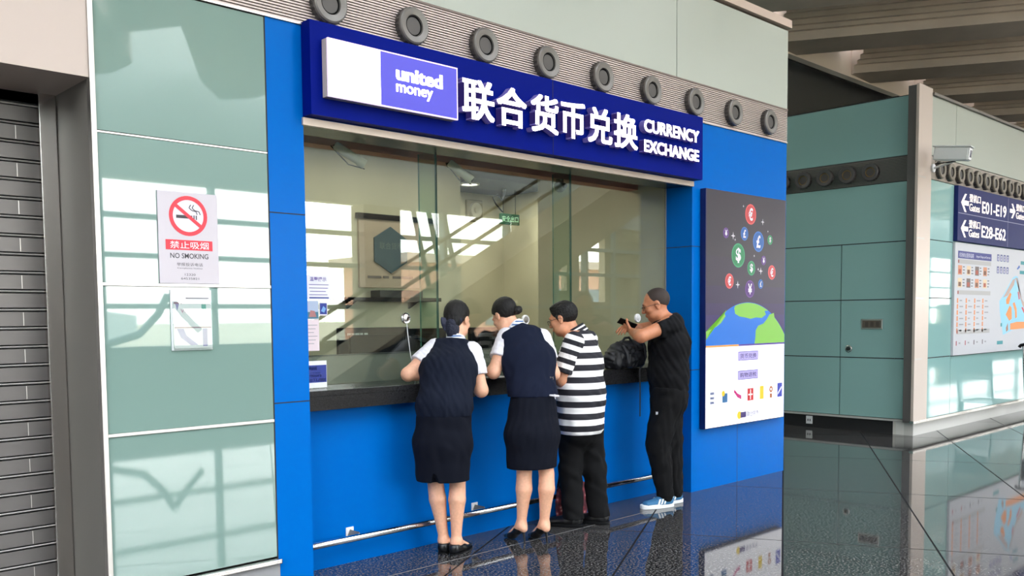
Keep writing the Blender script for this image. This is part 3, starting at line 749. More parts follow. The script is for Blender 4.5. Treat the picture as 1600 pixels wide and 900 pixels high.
# --- roller shutter
rs = thing('roller_shutter', 'closed steel roller shutter with dark slats beside the grey jamb', 'shutter', (0, 0.52, 0))
prof = []; z = 0.0
pr = [(0.52, 0.0)]
while z < 2.60:
    pr += [(0.500, z + .004), (0.500, z + .074), (0.512, z + .077), (0.500, z + .080), (0.494, z + .0845), (0.500, z + .089), (0.512, z + .092)]; z += .092
pr += [(0.52, z)]
mb = MB(); n = len(pr)
mb.add([(-2.49, a, b) for a, b in pr] + [(1.50, a, b) for a, b in pr], [(i, i + 1, n + i + 1, n + i) for i in range(n - 1)], 0)
for i in range(n - 1):
    if i % 7 in (4, 5): mb.m[i] = 1  # bulge faces take a paler colour that paints their highlight line
    if i % 7 in (2, 3, 6): mb.m[i] = 2
z = 0
for k in range(28):
    if k % 2 == 0: mb.box(1.392, 1.395, 0.4985, 0.502, k * .092 + .006, k * .092 + .072, 3)
mb.build('curtain', [mat('slat_grey', (104, 100, 98), 0.35, metal=0.5), mat('slat_joint_highlight', (230, 226, 222), 0.35, metal=0.6), M_DARK, M_ALU], rs)
box('guide_rail', 1.494, 1.576, 0.466, 0.56, 0, 2.66, M_STEEL, rs, bevel=0.004)
box('head_box', -2.49, 1.494, 0.50, 0.6, 2.56, 2.66, M_DARK, rs)

# --- cameras
def bullet(name, label, base, tail, head, r, body, mount):
    base, tail, head = Vector(base), Vector(tail), Vector(head); ax = (head - tail).normalized(); L = (head - tail).length
    t = thing(name, label, 'camera', base)
    b = MB().lathe(tail, ax, [(0, 0.001), (0, r * .8), (.01, r), (L * .8, r), (L * .8, r * 1.12), (L, r * 1.12), (L, r * .8)], 24).build('body', body, t, smooth=True)
    MB().lathe(tail, ax, [(L - .002, r * .82), (L - .012, r * .55), (L + .004, r * .3), (L + .004, .001)], 24).build('lens', M_BLACK, b, smooth=True)
    mid = tail + ax * L * .45
    MB().tube([base, base + Vector((0, 0, -.02)), mid], [.018, .010, .010], 10).build('bracket', mount, t, smooth=True)
    side = Vector((0, -1, 0)); 
    MB().tube([tail, tail - ax * .03 + Vector((0, 0, -.02)), mid + Vector((0, 0, -r * 2.3)), head + Vector((0, 0, -r))], .004, 6).build('cable', M_BLACK, t, smooth=True)
    return t
M_CAMC = mat('camera_cream', (238, 232, 206), 0.4)
bullet('security_camera', 'cream bullet camera under the brown beam behind the left pane', (3.40, 0.60, 2.60), (3.275, 0.56, 2.605), (3.46, 0.50, 2.495), 0.029, M_CAMC, M_BLACK)
bullet('security_camera', 'cream bullet camera beside the first glass joint', (4.25, 0.60, 2.60), (4.235, 0.57, 2.60), (4.36, 0.47, 2.475), 0.029, M_CAMC, M_BLACK)
t = thing('dome_camera', 'dark round camera under the beam behind the middle pane', 'camera', (5.42, 0.60, 2.60))
MB().lathe((5.42, 0.60, 2.60), (0, 0, -1), [(0, .03), (.03, .034), (.034, .048), (.05, .052), (.085, .040), (.10, .02), (.104, .001)], 24).build('dome', mat('camera_smoke', (96, 92, 84), 0.25), t, smooth=True)
MB().lathe((5.42, 0.555, 2.545), (0, -1, -.3), [(0, .02), (.02, .018), (.022, .001)], 16).build('lens', M_BLACK, t, smooth=True)

# --- inside the kiosk
hx = thing('wall_sign', 'beige wall sign with dark teal hexagon behind the left pane', 'sign', (4.75, 2.0, 1.75))
box('board', 4.42, 5.24, 1.975, 1.999, 1.76, 2.34, mat('board_beige', (192, 172, 150), 0.6), hx)
box('top_bar', 4.40, 5.26, 1.96, 1.998, 2.34, 2.385, M_BLACK, hx)
mb = MB(); mb.prism([(4.74 + .2 * math.sin(k * math.pi / 3), 2.085 + .2 * math.cos(k * math.pi / 3)) for k in range(6)], 0, .012, on_y(1.975)); mb.build('hexagon', mat('hex_teal', (60, 84, 92), 0.3), hx)
mb = MB(); text_into(mb, '联合货币', 4.62, 4.86, 2.09, 2.15, on_y(1.962)); mb.build('hexagon_lettering', mat('hex_ink', (110, 126, 126), .4), hx, fix=False)
mb = MB()
for a, b in ((4.50, 4.64), (4.66, 4.72), (4.76, 4.98)): mb.prism(rect(a, b, 1.84, 1.862), 0, .003, on_y(1.975))
mb.build('caption', mat('caption_ink', (128, 118, 112), .6), hx)
sh = thing('wall_shelf', 'black wall shelf carrying dark boxes under the hexagon sign', 'shelf', (4.6, 1.95, 1.62))
box('board', 4.12, 5.16, 1.80, 1.999, 1.640, 1.672, M_BLACK, sh)
for x in (4.3, 4.95): MB().prism([(1.998, 1.64), (1.998, 1.58), (1.86, 1.64)], x - .01, x + .01, lambda a, b, d: (d, a, b)).build('bracket', M_BLACK, sh)
tag(box('network_box', 4.52, 4.98, 1.83, 1.97, 1.673, 1.735, mat('device_black', (34, 38, 38), .3), None, bevel=.006), 'flat black device lying on the wall shelf', 'device')
def monitor(label, x0, x1, y, z0, z1, base, rot=0):
    cxm = (x0 + x1) / 2
    t = thing('monitor', label, 'monitor', (cxm, y, base))
    mb = MB().box(x0, x1, y, y + .03, z0, z1); mb.box(x0 + .08, x1 - .08, y - .028, y + .001, z0 + .04, z1 - .05); mb.build('housing', M_BLACK, t, bevel=.006)
    box('screen', x0 + .012, x1 - .012, y + .0302, y + .0315, z0 + .014, z1 - .012, mat('screen_glow', (40, 60, 80), .3, emit=(120, 150, 170), es=.4), t)
    MB().box(cxm - .03, cxm + .03, y - .02, y + .01, base + .012, z0 + .1).build('neck', M_BLACK, t)
    MB().box(cxm - .11, cxm + .11, y - .09, y + .10, base, base + .012).build('foot', M_BLACK, t, bevel=.004)
    return t
dk = thing('desk', 'pale work desk inside the kiosk behind the counter screen', 'desk', (4.3, 1.0, 0.02))
box('top', 2.7, 5.5, 0.67, 1.35, 0.90, 0.93, mat('desk_grey', (150, 150, 144), .4), dk)
for x in (2.75, 4.1, 5.44): box('side_panel', x - .02, x + .02, 0.69, 1.33, 0.02, 0.90, MATS['desk_grey'], dk)
mo = monitor('large black monitor seen from behind through the left pane', 3.43, 4.03, 0.80, 1.12, 1.435, 0.93)
mb = MB()
for a, b in ((3.50, 3.53), (3.535, 3.56), (3.565, 3.60), (3.605, 3.63), (3.64, 3.67)): mb.prism(rect(a, b, 1.382, 1.398), 0, .001, on_y(.7995))
mb.build('maker_mark', mat('mark_grey', (150, 156, 152), .5), mo)
monitor('black monitor seen from behind, beside the first glass joint', 4.10, 4.48, 0.92, 1.10, 1.42, 0.93)
monitor('black monitor seen from behind, between the two women', 4.72, 5.08, 0.92, 1.12, 1.42, 0.93)
ex = thing('exit_sign', 'green hanging exit sign in the room behind the kiosk', 'sign', (7.15, 3.0, 2.53))
box('case', 7.01, 7.30, 2.985, 3.015, 2.535, 2.655, mat('exit_green', (22, 70, 48), .4), ex, bevel=.003)
mb = MB(); text_into(mb, '安全出口', 7.03, 7.28, 2.565, 2.63, on_y(2.9845)); mb.build('lettering', lit('exit_glow', (190, 240, 200), 1.2), ex, fix=False)
mb = MB()
for x in (7.06, 7.25): mb.tube([(x, 3.0, 2.655), (x, 3.0, 2.93)], .004, 6)
mb.tube([(7.05, 3.0, 2.67), (6.95, 3.0, 2.75), (6.90, 3.0, 2.82), (6.98, 3.0, 2.86), (7.04, 3.0, 2.80), (7.08, 3.0, 2.86), (7.1, 3.0, 2.93)], .008, 6)
mb.build('cable', M_BLACK, ex)
hs = thing('wall_speaker', 'round grey wall speaker on the rear wall near the exit sign', 'speaker', (7.05, 3.49, 2.72))
box('plate', 6.93, 7.17, 3.46, 3.499, 2.61, 2.85, mat('speaker_grey', (150, 144, 124), .5), hs, bevel=.01)
MB().lathe((7.05, 3.46, 2.73), (0, -1, 0), [(0, .09), (.03, .085), (.03, .06), (.01, .03), (.035, .025), (.036, .001)], 28).build('cone', mat('cone_grey', (190, 186, 170), .4), hs, smooth=True)
# ================================================================== far building fittings
gs = thing('gate_sign', 'navy sign with white gate numbers on the far wall', 'sign', (14, BY, 2.42))
box('panel', 12.226, 16.6, BY - 0.05, BY + 0.002, 2.42, 3.12, mat('gate_navy', (24, 36, 92), 0.5, spec=0.2, emit=(26, 40, 110), es=.12), gs, bevel=.003)
f = on_y(BY - .051)
mb = MB(); flat(mb, rect(12.24, 16.59, 2.772, 2.780), f); flat(mb, rect(14.072, 14.080, 2.43, 3.11), f); mb.build('divider', mat('divider_pale', (170, 172, 196), .5), gs, fix=False)
mb = MB()
def arrow(x0, x1, z, s):
    h = (x1 - x0); m_ = (x0 + x1) / 2
    tip, tail = (x0, x1) if s < 0 else (x1, x0)
    k = -s
    p = [(tip, z), (tip + k * h * .5, z + h * .46), (tip + k * h * .72, z + h * .46), (tip + k * h * .36, z + h * .12), (tail, z + h * .12), (tail, z - h * .12), (tip + k * h * .36, z - h * .12), (tip + k * h * .72, z - h * .46), (tip + k * h * .5, z - h * .46)]
    mb.prism(p, 0, .004, f)
arrow(12.32, 12.57, 2.915, -1); arrow(12.33, 12.57, 2.585, -1); arrow(14.14, 14.36, 2.94, 1)
for zc in (2.94, 2.605):
    text_into(mb, '登机口', 12.60, 13.0, zc + .0, zc + .105, f, bold=.01, depth=.003)
    text_into(mb, 'Gates', 12.605, 12.97, zc - .115, zc - .018, f, bold=.006, depth=.003)
text_into(mb, 'E01-E19', 13.06, 13.99, 2.825, 2.985, f, bold=.012, depth=.003)
text_into(mb, 'E28-E62', 13.06, 13.99, 2.505, 2.665, f, bold=.012, depth=.003)
text_into(mb, '登机口', 14.395, 14.79, 2.955, 3.055, f, bold=.01, depth=.003)
text_into(mb, 'Gates', 14.40, 14.77, 2.845, 2.935, f, bold=.006, depth=.003)
text_into(mb, 'E20-E27', 14.85, 15.78, 2.84, 3.0, f, bold=.012, depth=.003)
mb.build('lettering', lit('gate_white', (255, 244, 236), 1.6), gs, fix=False)

db = thing('directory_board', 'pale directory board with a terminal map below the gate sign', 'board', (14, BY, 0.95))
box('panel', 12.22, 16.6, BY - .03, BY + .002, 0.95, 2.405, mat('board_pale', (190, 191, 197), 0.4, spec=0.3, emit=(206, 206, 214), es=.05), db, bevel=.002)
f = on_y(BY - .0305)
mb = MB(); flat(mb, rect(12.316, 13.52, 2.205, 2.30), f, 0, 0); text_into(mb, '机场商业服务指南', 12.36, 12.86, 2.22, 2.28, f, mi=1); text_into(mb, 'Airport Shops and Services', 12.95, 13.48, 2.225, 2.265, f, mi=1)
mb.v = [(v[0], v[1] - .0004 * (i > 3), v[2]) for i, v in enumerate(mb.v)]
mb.build('title_strip', [mat('title_navy', (54, 58, 130), .5), mat('title_white', (220, 220, 236), .5)], db, fix=False)
mb = MB()
for z in (2.165, 1.765, 1.25): flat(mb, rect(12.32, 13.51, z - .028, z + .028), f, 0, 0); flat(mb, rect(12.32, 12.36, z - .02, z + .02), f, .0004, 1)
mb.build('heading_strips', [mat('strip_grey', (176, 174, 174), .5), mat('strip_red', (150, 70, 60), .5)], db, fix=False)
mb = MB(); rng = random.Random(3)
for r in range(2):
    for c in range(4):
        x = 12.325 + c * .298; z = 1.995 - r * .165
        flat(mb, rect(x, x + .14, z, z + .12), f, 0, (r * 4 + c) % 3); flat(mb, rect(x + .02, x + .11, z + .015, z + .07), f, .0004, 3 + (c + r) % 2)
        for q in range(3): flat(mb, rect(x + .165, x + .165 + .05 + .03 * rng.random(), z + .015 + q * .04, z + .03 + q * .04), f, 0, 5)
mb.build('shop_pictures', [mat('pic_orange', (206, 140, 106), .5), mat('pic_cream', (220, 196, 160), .5), mat('pic_dark', (110, 96, 92), .5), mat('pic_red', (170, 80, 64), .5), mat('pic_brown', (120, 78, 60), .5), mat('pic_ink', (110, 108, 112), .5)], db, fix=False)
mb = MB()
for r in range(6):
    for c in range(4):
        x = 12.31 + c * .30; z = 1.66 - r * .078
        flat(mb, rect(x, x + .045, z - .03, z + .03), f, 0, 0)
        if (r, c) not in ((4, 3),): flat(mb, rect(x + .09, x + .09 + .06 + .09 * rng.random(), z - .008, z + .008), f, 0, 1)
for c in range(4): flat(mb, rect(12.305 + c * .31, 12.335 + c * .31, 1.075, 1.135), f, 0, 2 if c < 2 else 3); flat(mb, rect(12.40 + c * .31, 12.46 + c * .31, 1.095, 1.115), f, 0, 1)
mb.build('listings', [mat('tag_orange', (226, 140, 84), .5), mat('list_ink', (150, 150, 156), .5), mat('tag_red', (170, 60, 70), .5), mat('tag_black', (90, 76, 84), .5)], db, fix=False)
mb = MB()
for r in range(2):
    for c in range(4):
        x = 13.74 + c * .128; z = 2.245 - r * .168; flat(mb, rect(x, x + .085, z - .03, z + .065), f, 0, 0); flat(mb, disc(x + .042, z + .035, .016, 10), f, .0004, 1); flat(mb, rect(x + .028, x + .056, z - .022, z + .016), f, .0004, 1)
mb.build('pictograms', [mat('picto_navy', (52, 62, 128), .5), mat('title_white', (220, 220, 236), .5)], db, fix=False)
mb = MB()
flat(mb, [(13.87, 1.66), (13.98, 1.72), (14.40, 2.0), (14.52, 2.03), (14.62, 2.02), (14.68, 1.8), (14.86, 1.62), (15.1, 1.50), (15.6, 1.5), (15.6, 1.24), (15.05, 1.28), (14.6, 1.27), (14.05, 1.18), (13.97, 1.36), (13.90, 1.5)], f, 0, 0)
flat(mb, [(14.02, 1.71), (14.40, 1.97), (14.50, 1.99), (14.46, 1.9), (14.2, 1.74)], f, .0004, 1)
flat(mb, [(14.50, 2.0), (14.60, 2.0), (14.66, 1.8), (14.85, 1.6), (15.1, 1.47), (15.1, 1.56), (14.8, 1.7), (14.7, 1.82)], f, .0004, 1)
flat(mb, [(14.14, 1.68), (14.30, 1.79), (14.36, 1.76), (14.26, 1.62), (14.16, 1.62)], f, .0008, 2)
flat(mb, [(14.14, 1.47), (14.30, 1.60), (14.38, 1.57), (14.40, 1.41), (14.30, 1.38)], f, .0008, 2)
flat(mb, [(14.42, 1.63), (14.50, 1.65), (14.60, 1.55), (14.62, 1.43), (14.55, 1.41), (14.52, 1.52)], f, .0008, 2)
flat(mb, [(14.34, 1.34), (14.6, 1.36), (15.5, 1.36), (15.5, 1.28), (14.9, 1.26), (14.34, 1.25)], f, .0008, 2)
flat(mb, [(14.16, 1.28), (14.24, 1.35), (14.26, 1.25), (14.18, 1.22)], f, .0008, 3)
flat(mb, [(14.62, 1.80), (14.66, 1.80), (14.72, 1.70), (14.68, 1.68)], f, .0012, 4); flat(mb, [(14.80, 1.57), (14.86, 1.58), (15.02, 1.47), (14.98, 1.44)], f, .0012, 4)
for x, z in ((14.72, 2.20), (14.69, 2.06), (13.81, 1.05), (13.94, 1.30)): flat(mb, rect(x, x + .18 * (x > 14 or z < 1.1) + .06, z, z + .05), f, .0004, 5)
flat(mb, [(14.60, 2.12), (14.70, 2.16), (14.66, 2.19), (14.56, 2.13)], f, .0004, 6)
mb.build('terminal_map', [mat('map_sky', (146, 206, 232), .5), mat('map_tan', (186, 160, 150), .5), mat('map_orange', (232, 144, 76), .5), mat('map_brown', (170, 120, 96), .5), mat('map_red', (206, 60, 74), .5), mat('map_teal', (40, 140, 150), .5), mat('map_blue', (60, 100, 180), .5)], db, fix=False)

# surveillance camera on its arm
bc = thing('surveillance_camera', 'white box camera on a wall arm above the gate sign', 'camera', (11.50, BY, 3.26))
MB().lathe((11.50, BY - .008, 3.262), (0, -1, 0), [(0, .05), (.02, .05), (.024, .03), (.024, .001)], 20).build('wall_plate', M_WHITE, bc, smooth=True)
MB().tube([(11.50, BY - .03, 3.262), (11.42, -.14, 3.285), (11.36, -.25, 3.30), (11.36, -.25, 3.325)], .014, 10).build('arm', M_WHITE, bc, smooth=True)
hd = Vector((0.12, -0.98, -0.12)).normalized(); sd = Vector((hd.y * -1, hd.x, 0)).normalized(); uu = hd.cross(sd) * 1
o_ = Vector((11.30, -.24, 3.37))
def oriented(mb, a0, a1, b0, b1, c0, c1, mi=0):
    vs = [o_ + hd * a + sd * b + uu * c for c in (c0, c1) for a, b in ((a0, b0), (a1, b0), (a1, b1), (a0, b1))]
    return mb.add(vs, [(0, 3, 2, 1), (4, 5, 6, 7), (0, 1, 5, 4), (1, 2, 6, 5), (2, 3, 7, 6), (3, 0, 4, 7)], mi)
hb = oriented(MB(), -.20, .18, -.070, .070, -.078, .072).build('housing', mat('camera_white', (222, 225, 224), .4), bc, bevel=.012)
oriented(MB(), -.22, .205, -.080, .080, .072, .088).build('sun_hood', MATS['camera_white'], bc, bevel=.006)
oriented(MB(), .178, .192, -.066, .066, -.070, .068).build('front_bezel', M_WHITE, hb, bevel=.004)
oriented(MB(), .191, .196, -.036, .036, -.04, .04).build('window', mat('camera_window', (70, 84, 110), .08), hb)
MB().tube([o_ - hd * .18 - Vector((0, 0, .05)), o_ - hd * .2 - Vector((0, 0, .12)), (11.36, -.25, 3.29)], .007, 8).build('cable', M_BLACK, bc, smooth=True)

# service door fittings and socket on the shaded side wall
t = thing('name_plate', 'framed bronze plate on the shaded teal side wall', 'plate', (BX, 0.657, 1.31))
box('frame', BX - .012, BX - .0005, .520, .792, 1.305, 1.432, M_ALU, t, bevel=.003)
mb = MB().box(BX - .014, BX - .0125, .536, .776, 1.322, 1.415, 0)
for k in range(3): mb.box(BX - .0146, BX - .0141, .56 + k * .07, .60 + k * .07, 1.335, 1.40, 1)
mb.build('plate', [mat('plate_bronze', (96, 86, 76), .4), mat('plate_dark', (74, 64, 58), .4)], t)
t = thing('door_lock', 'round steel lock on the shaded teal side wall', 'lock', (BX, .956, 1.053))
MB().lathe((BX - .0005, .956, 1.053), (-1, 0, 0), [(0, .045), (.006, .045), (.010, .038)], 24).build('rose', M_STEEL, t, smooth=True)
MB().lathe((BX - .0085, .956, 1.053), (-1, 0, 0), [(0, .026), (.02, .024), (.022, .001)], 20).build('cylinder', mat('lock_dark', (74, 72, 70), .3, metal=.6), t, smooth=True)
t = thing('wall_socket', 'white wall socket in the plinth of the shaded side wall', 'socket', (BX + .02, 1.50, .05))
box('plate', BX + .009, BX + .0195, 1.45, 1.54, .045, .15, M_WHITE, t, bevel=.003)
mb = MB()
for y in (1.475, 1.505): mb.box(BX + .0082, BX + .0089, y, y + .012, .08, .11)
mb.build('slots', M_BLACK, t)
t = thing('beam_lamp', 'unlit dark round lamp set in the ceiling beams', 'lamp', (13.30, 1.57, 5.66))
MB().lathe((13.30, 1.57, 5.68), (0, 0, -1), [(0, .17), (.10, .17), (.11, .15), (.06, .12)], 28).build('ring', M_BLACK, t, smooth=True)
MB().lathe((13.30, 1.57, 5.64), (0, 0, -1), [(0, .13), (.02, .10), (.03, .001)], 24).build('lens', mat('lamp_glass', (120, 124, 124), .1), t, smooth=True)

# luggage trolley at the edge of the frame
tr = thing('luggage_trolley', 'steel luggage trolley with black handle in front of the directory board', 'trolley', (15.7, -.35, 0))
M_TUBE = M_CHROME
mb = MB()
for y in (-.62, -.14): mb.tube([(15.16, y, 1.02), (15.20, y, .80), (15.30, y, .30), (15.36, y, .16), (16.25, y, .14)], .016, 10)
mb.tube([(15.36, -.62, .16), (15.36, -.14, .16)], .014, 8); mb.tube([(16.25, -.62, .14), (16.25, -.14, .14)], .014, 8); mb.tube([(15.26, -.62, .52), (15.26, -.14, .52)], .012, 8)
mb.build('frame', M_TUBE, tr, smooth=True)
mb = MB()
for k in range(6): mb.tube([(15.37, -.56 + k * .075, .165), (16.24, -.56 + k * .075, .148)], .006, 6)
mb.build('rack', M_TUBE, tr, smooth=True)
MB().tube([(15.12, -.66, 1.0), (15.13, -.64, 1.03), (15.14, -.60, 1.04), (15.14, -.16, 1.04), (15.13, -.12, 1.03), (15.12, -.10, 1.0)], .022, 12).build('handle', M_BLACK, tr, smooth=True)
mb = MB().box(15.17, 15.20, -.60, -.16, .62, .92); mb.build('basket', mat('basket_wire', (90, 92, 94), .4, metal=.5), tr, bevel=.004)
for x, y in ((15.42, -.62), (15.42, -.14), (16.18, -.38)):
    w = MB().lathe((x, y - .02, .075), (0, 1, 0), [(0, .03), (0, .07), (.008, .075), (.032, .075), (.04, .07), (.04, .03)], 20).build('wheel', M_BLACK, tr, smooth=True)
    MB().lathe((x, y - .022, .075), (0, 1, 0), [(0, .001), (0, .028), (.044, .028), (.044, .001)], 16).build('hub', M_ALU, w, smooth=True)

tr.location.x -= 0.86

# escalator across the concourse, mirrored in the kiosk glass
es = thing('escalator', 'escalator with glass sides rising on the far side of the concourse', 'escalator', (11, -8.2, 0))
M_TRUSS = mat('truss_beige', (176, 160, 132), .6)
fe = lambda a, b, d: (a, -8.9 + d, b)
MB().prism([(7.4, 0), (8.6, 0), (16.6, 4.0), (16.6, 4.45), (15.6, 4.45), (7.6, .25)], 0, 1.3, fe).build('truss', M_TRUSS, es)
for y in (-8.85, -7.68):
    MB().prism([(7.9, .35), (15.6, 4.45), (15.6, 5.15), (7.9, 1.05)], 0, .012, lambda a, b, d, y=y: (a, y + d, b)).build('balustrade', M_WINGLASS, es)
    MB().tube([(7.75, y, .55), (7.8, y, .98), (8.0, y, 1.16), (15.7, y, 5.25)], .035, 8).build('handrail', M_BLACK, es, smooth=True)
# terminal and trees out on the apron
tb = thing('terminal_building', 'low salmon airport building across the apron, reflected in the glass', 'building', (150, -130, -5))
box('block', 96, 240, -140, -120, -5.0, 11, mat('salmon_wall', (206, 160, 136), .8), tb)
box('roof', 94, 242, -142, -118, 11, 12.5, mat('roof_pale', (190, 176, 160), .7), tb)
for k in range(10): box('window', 100 + k * 13.5, 109 + k * 13.5, -120.0, -119.8, 0, 7, mat('far_window', (96, 120, 130), .2), tb)
tb = thing('hangar', 'long grey hangar on the horizon, reflected in the painted glass', 'building', (80, -300, -5))
MB().prism([(-60, -5), (120, -5), (120, 3), (100, 6), (30, 8), (-40, 6), (-60, 3)], 0, 30, lambda a, b, d: (a, -300 - d, b)).build('shell', mat('hangar_grey', (168, 178, 180), .7), tb)
for k in range(8): box('door', -50 + k * 20, -36 + k * 20, -299.9, -299.0, -5, 0.5, mat('hangar_door', (130, 140, 140), .6), tb)
# ================================================================== people: surfaces grown from blended limb shapes
def V3(*a): return np.array(a, float)
def unit(a): a = np.asarray(a, float); return a / np.linalg.norm(a)
def limb(A, B, a, b=None, k=0.02, S=None, wa=None, wb=None, cut=None, op=0):
    """tapered limb from A to B; a, b half depths (or radii); wa, wb half widths along S; cut = list of (point, normal) kept on the negative side"""
    return dict(t='limb', A=np.asarray(A, float), B=np.asarray(B, float), a=a, b=a if b is None else b, wa=wa or a, wb=wb or wa or (a if b is None else b), S=S, k=k, cut=cut, op=op)
def ell(c, fr, r, k=0.02, cut=None, op=0):
    return dict(t='ell', c=np.asarray(c, float), fr=np.asarray(fr, float), r=np.asarray(r, float), k=k, cut=cut, op=op)
def pdist(p, P):
    if p['t'] == 'ell':
        q = (P - p['c']) @ p['fr'].T
        k0 = np.linalg.norm(q / p['r'], axis=1); k1 = np.linalg.norm(q / p['r'] ** 2, axis=1)
        d = k0 * (k0 - 1) / np.maximum(k1, 1e-9)
    else:
        A, B = p['A'], p['B']; L = max(np.linalg.norm(B - A), 1e-6); u = (B - A) / L
        S = p['S'] if p['S'] is not None else (np.cross(u, (0, 0, 1)) if abs(u[2]) < 0.9 else np.cross(u, (0, 1, 0)))
        S = unit(S - u * np.dot(S, u)); N = np.cross(u, S)
        q = P - A; tl = q @ u; tc = np.clip(tl, 0, L); s = tc / L
        x = q @ S; y = q @ N; z = tl - tc
        w = p['wa'] + (p['wb'] - p['wa']) * s; h = p['a'] + (p['b'] - p['a']) * s; m = np.minimum(w, h)
        k0 = np.sqrt((x / w) ** 2 + (y / h) ** 2 + (z / m) ** 2)
        k1 = np.sqrt((x / w ** 2) ** 2 + (y / h ** 2) ** 2 + (z / m ** 2) ** 2)
        d = np.where(k0 < 1e-6, -m, k0 * (k0 - 1) / np.maximum(k1, 1e-9))
    for pt, nn in (p['cut'] or ()):
        d = np.maximum(d, (P - np.asarray(pt)) @ unit(nn))
    return d
def pbox(p, pad):
    if p['t'] == 'ell': r = max(p['r']); return p['c'] - r - pad, p['c'] + r + pad
    r = max(p['a'], p['b'], p['wa'], p['wb']); return np.minimum(p['A'], p['B']) - r - pad, np.maximum(p['A'], p['B']) + r + pad
def smin(a, b, k):
    if k <= 0: return np.minimum(a, b)
    h = np.maximum(k - np.abs(a - b), 0) / k
    return np.minimum(a, b) - h * h * k * 0.25
def grow(prims, h, clips=(), disp=None, inflate=0.0):
    lo = np.min([pbox(p, 0)[0] for p in prims if p['op'] == 0], axis=0) - 3 * h - inflate
    hi = np.max([pbox(p, 0)[1] for p in prims if p['op'] == 0], axis=0) + 3 * h + inflate
    n = np.ceil((hi - lo) / h).astype(int) + 1
    D = np.full(n, 0.25, np.float32)
    ax = [lo[i] + h * np.arange(n[i]) for i in range(3)]
    for p in prims:
        b0, b1 = pbox(p, p['k'] + 0.03 + inflate)
        i0 = np.clip(np.floor((b0 - lo) / h).astype(int), 0, n - 1); i1 = np.clip(np.ceil((b1 - lo) / h).astype(int) + 1, 1, n)
        if np.any(i1 <= i0): continue
        sl = tuple(slice(a, b) for a, b in zip(i0, i1))
        X, Y, Z = np.meshgrid(ax[0][sl[0]], ax[1][sl[1]], ax[2][sl[2]], indexing='ij')
        d = pdist(p, np.stack([X.ravel(), Y.ravel(), Z.ravel()], 1)).reshape(X.shape)
        if p['op'] == 0: D[sl] = smin(D[sl], d - inflate, p['k'])
        else: D[sl] = -smin(-D[sl], d, p['k'])
    if clips or disp is not None:
        X, Y, Z = np.meshgrid(*ax, indexing='ij'); P = np.stack([X.ravel(), Y.ravel(), Z.ravel()], 1)
        band = np.abs(D.ravel()) < 0.05
        if disp is not None:
            Dr = D.ravel(); Dr[band] += disp(P[band]).astype(np.float32); D = Dr.reshape(D.shape)
        for c in clips:
            dd = c(P).reshape(D.shape) if callable(c) else ((P - np.asarray(c[0])) @ unit(c[1])).reshape(D.shape)
            D = np.maximum(D, dd)
    return nets(D, lo, h)
def nets(D, lo, h):
    """surface nets: one vertex per cell that the surface crosses"""
    s = D < 0; nx, ny, nz = D.shape
    cnt = np.zeros((nx - 1, ny - 1, nz - 1), np.int32); acc = np.zeros((nx - 1, ny - 1, nz - 1, 3), np.float32)
    cs = [(i, j, k) for i in (0, 1) for j in (0, 1) for k in (0, 1)]
    sub = lambda A, c: A[c[0]:nx - 1 + c[0], c[1]:ny - 1 + c[1], c[2]:nz - 1 + c[2]]
    for a in cs:
        for axn in range(3):
            if a[axn]: continue
            b = list(a); b[axn] = 1; b = tuple(b)
            da, db_ = sub(D, a), sub(D, b); m = sub(s, a) != sub(s, b)
            t = np.where(m, da / np.where(m, da - db_, 1), 0)
            cnt += m
            for q in range(3): acc[..., q] += m * (a[q] + (t if q == axn else 0))
    act = cnt > 0; idx = -np.ones(act.shape, np.int64); idx[act] = np.arange(act.sum())
    ijk = np.argwhere(act)
    verts = lo + h * (ijk + acc[act] / cnt[act][:, None])
    faces = []
    for axn in range(3):
        u, w = [(1, 2), (2, 0), (0, 1)][axn]
        sa = [slice(1, -1)] * 3; sa[axn] = slice(0, -1); sb = list(sa); sb[axn] = slice(1, None)
        A, B = s[tuple(sa)], s[tuple(sb)]
        cr = np.argwhere(A != B); 
        if len(cr) == 0: continue
        ins = A[A != B]; base = cr + 1; base[:, axn] -= 1
        def gi(du, dw):
            q = base.copy(); q[:, u] -= du; q[:, w] -= dw
            return idx[q[:, 0], q[:, 1], q[:, 2]]
        f = np.stack([gi(1, 1), gi(0, 1), gi(0, 0), gi(1, 0)], 1)
        f[~ins] = f[~ins][:, ::-1]
        faces.append(f)
    return verts, np.concatenate(faces)
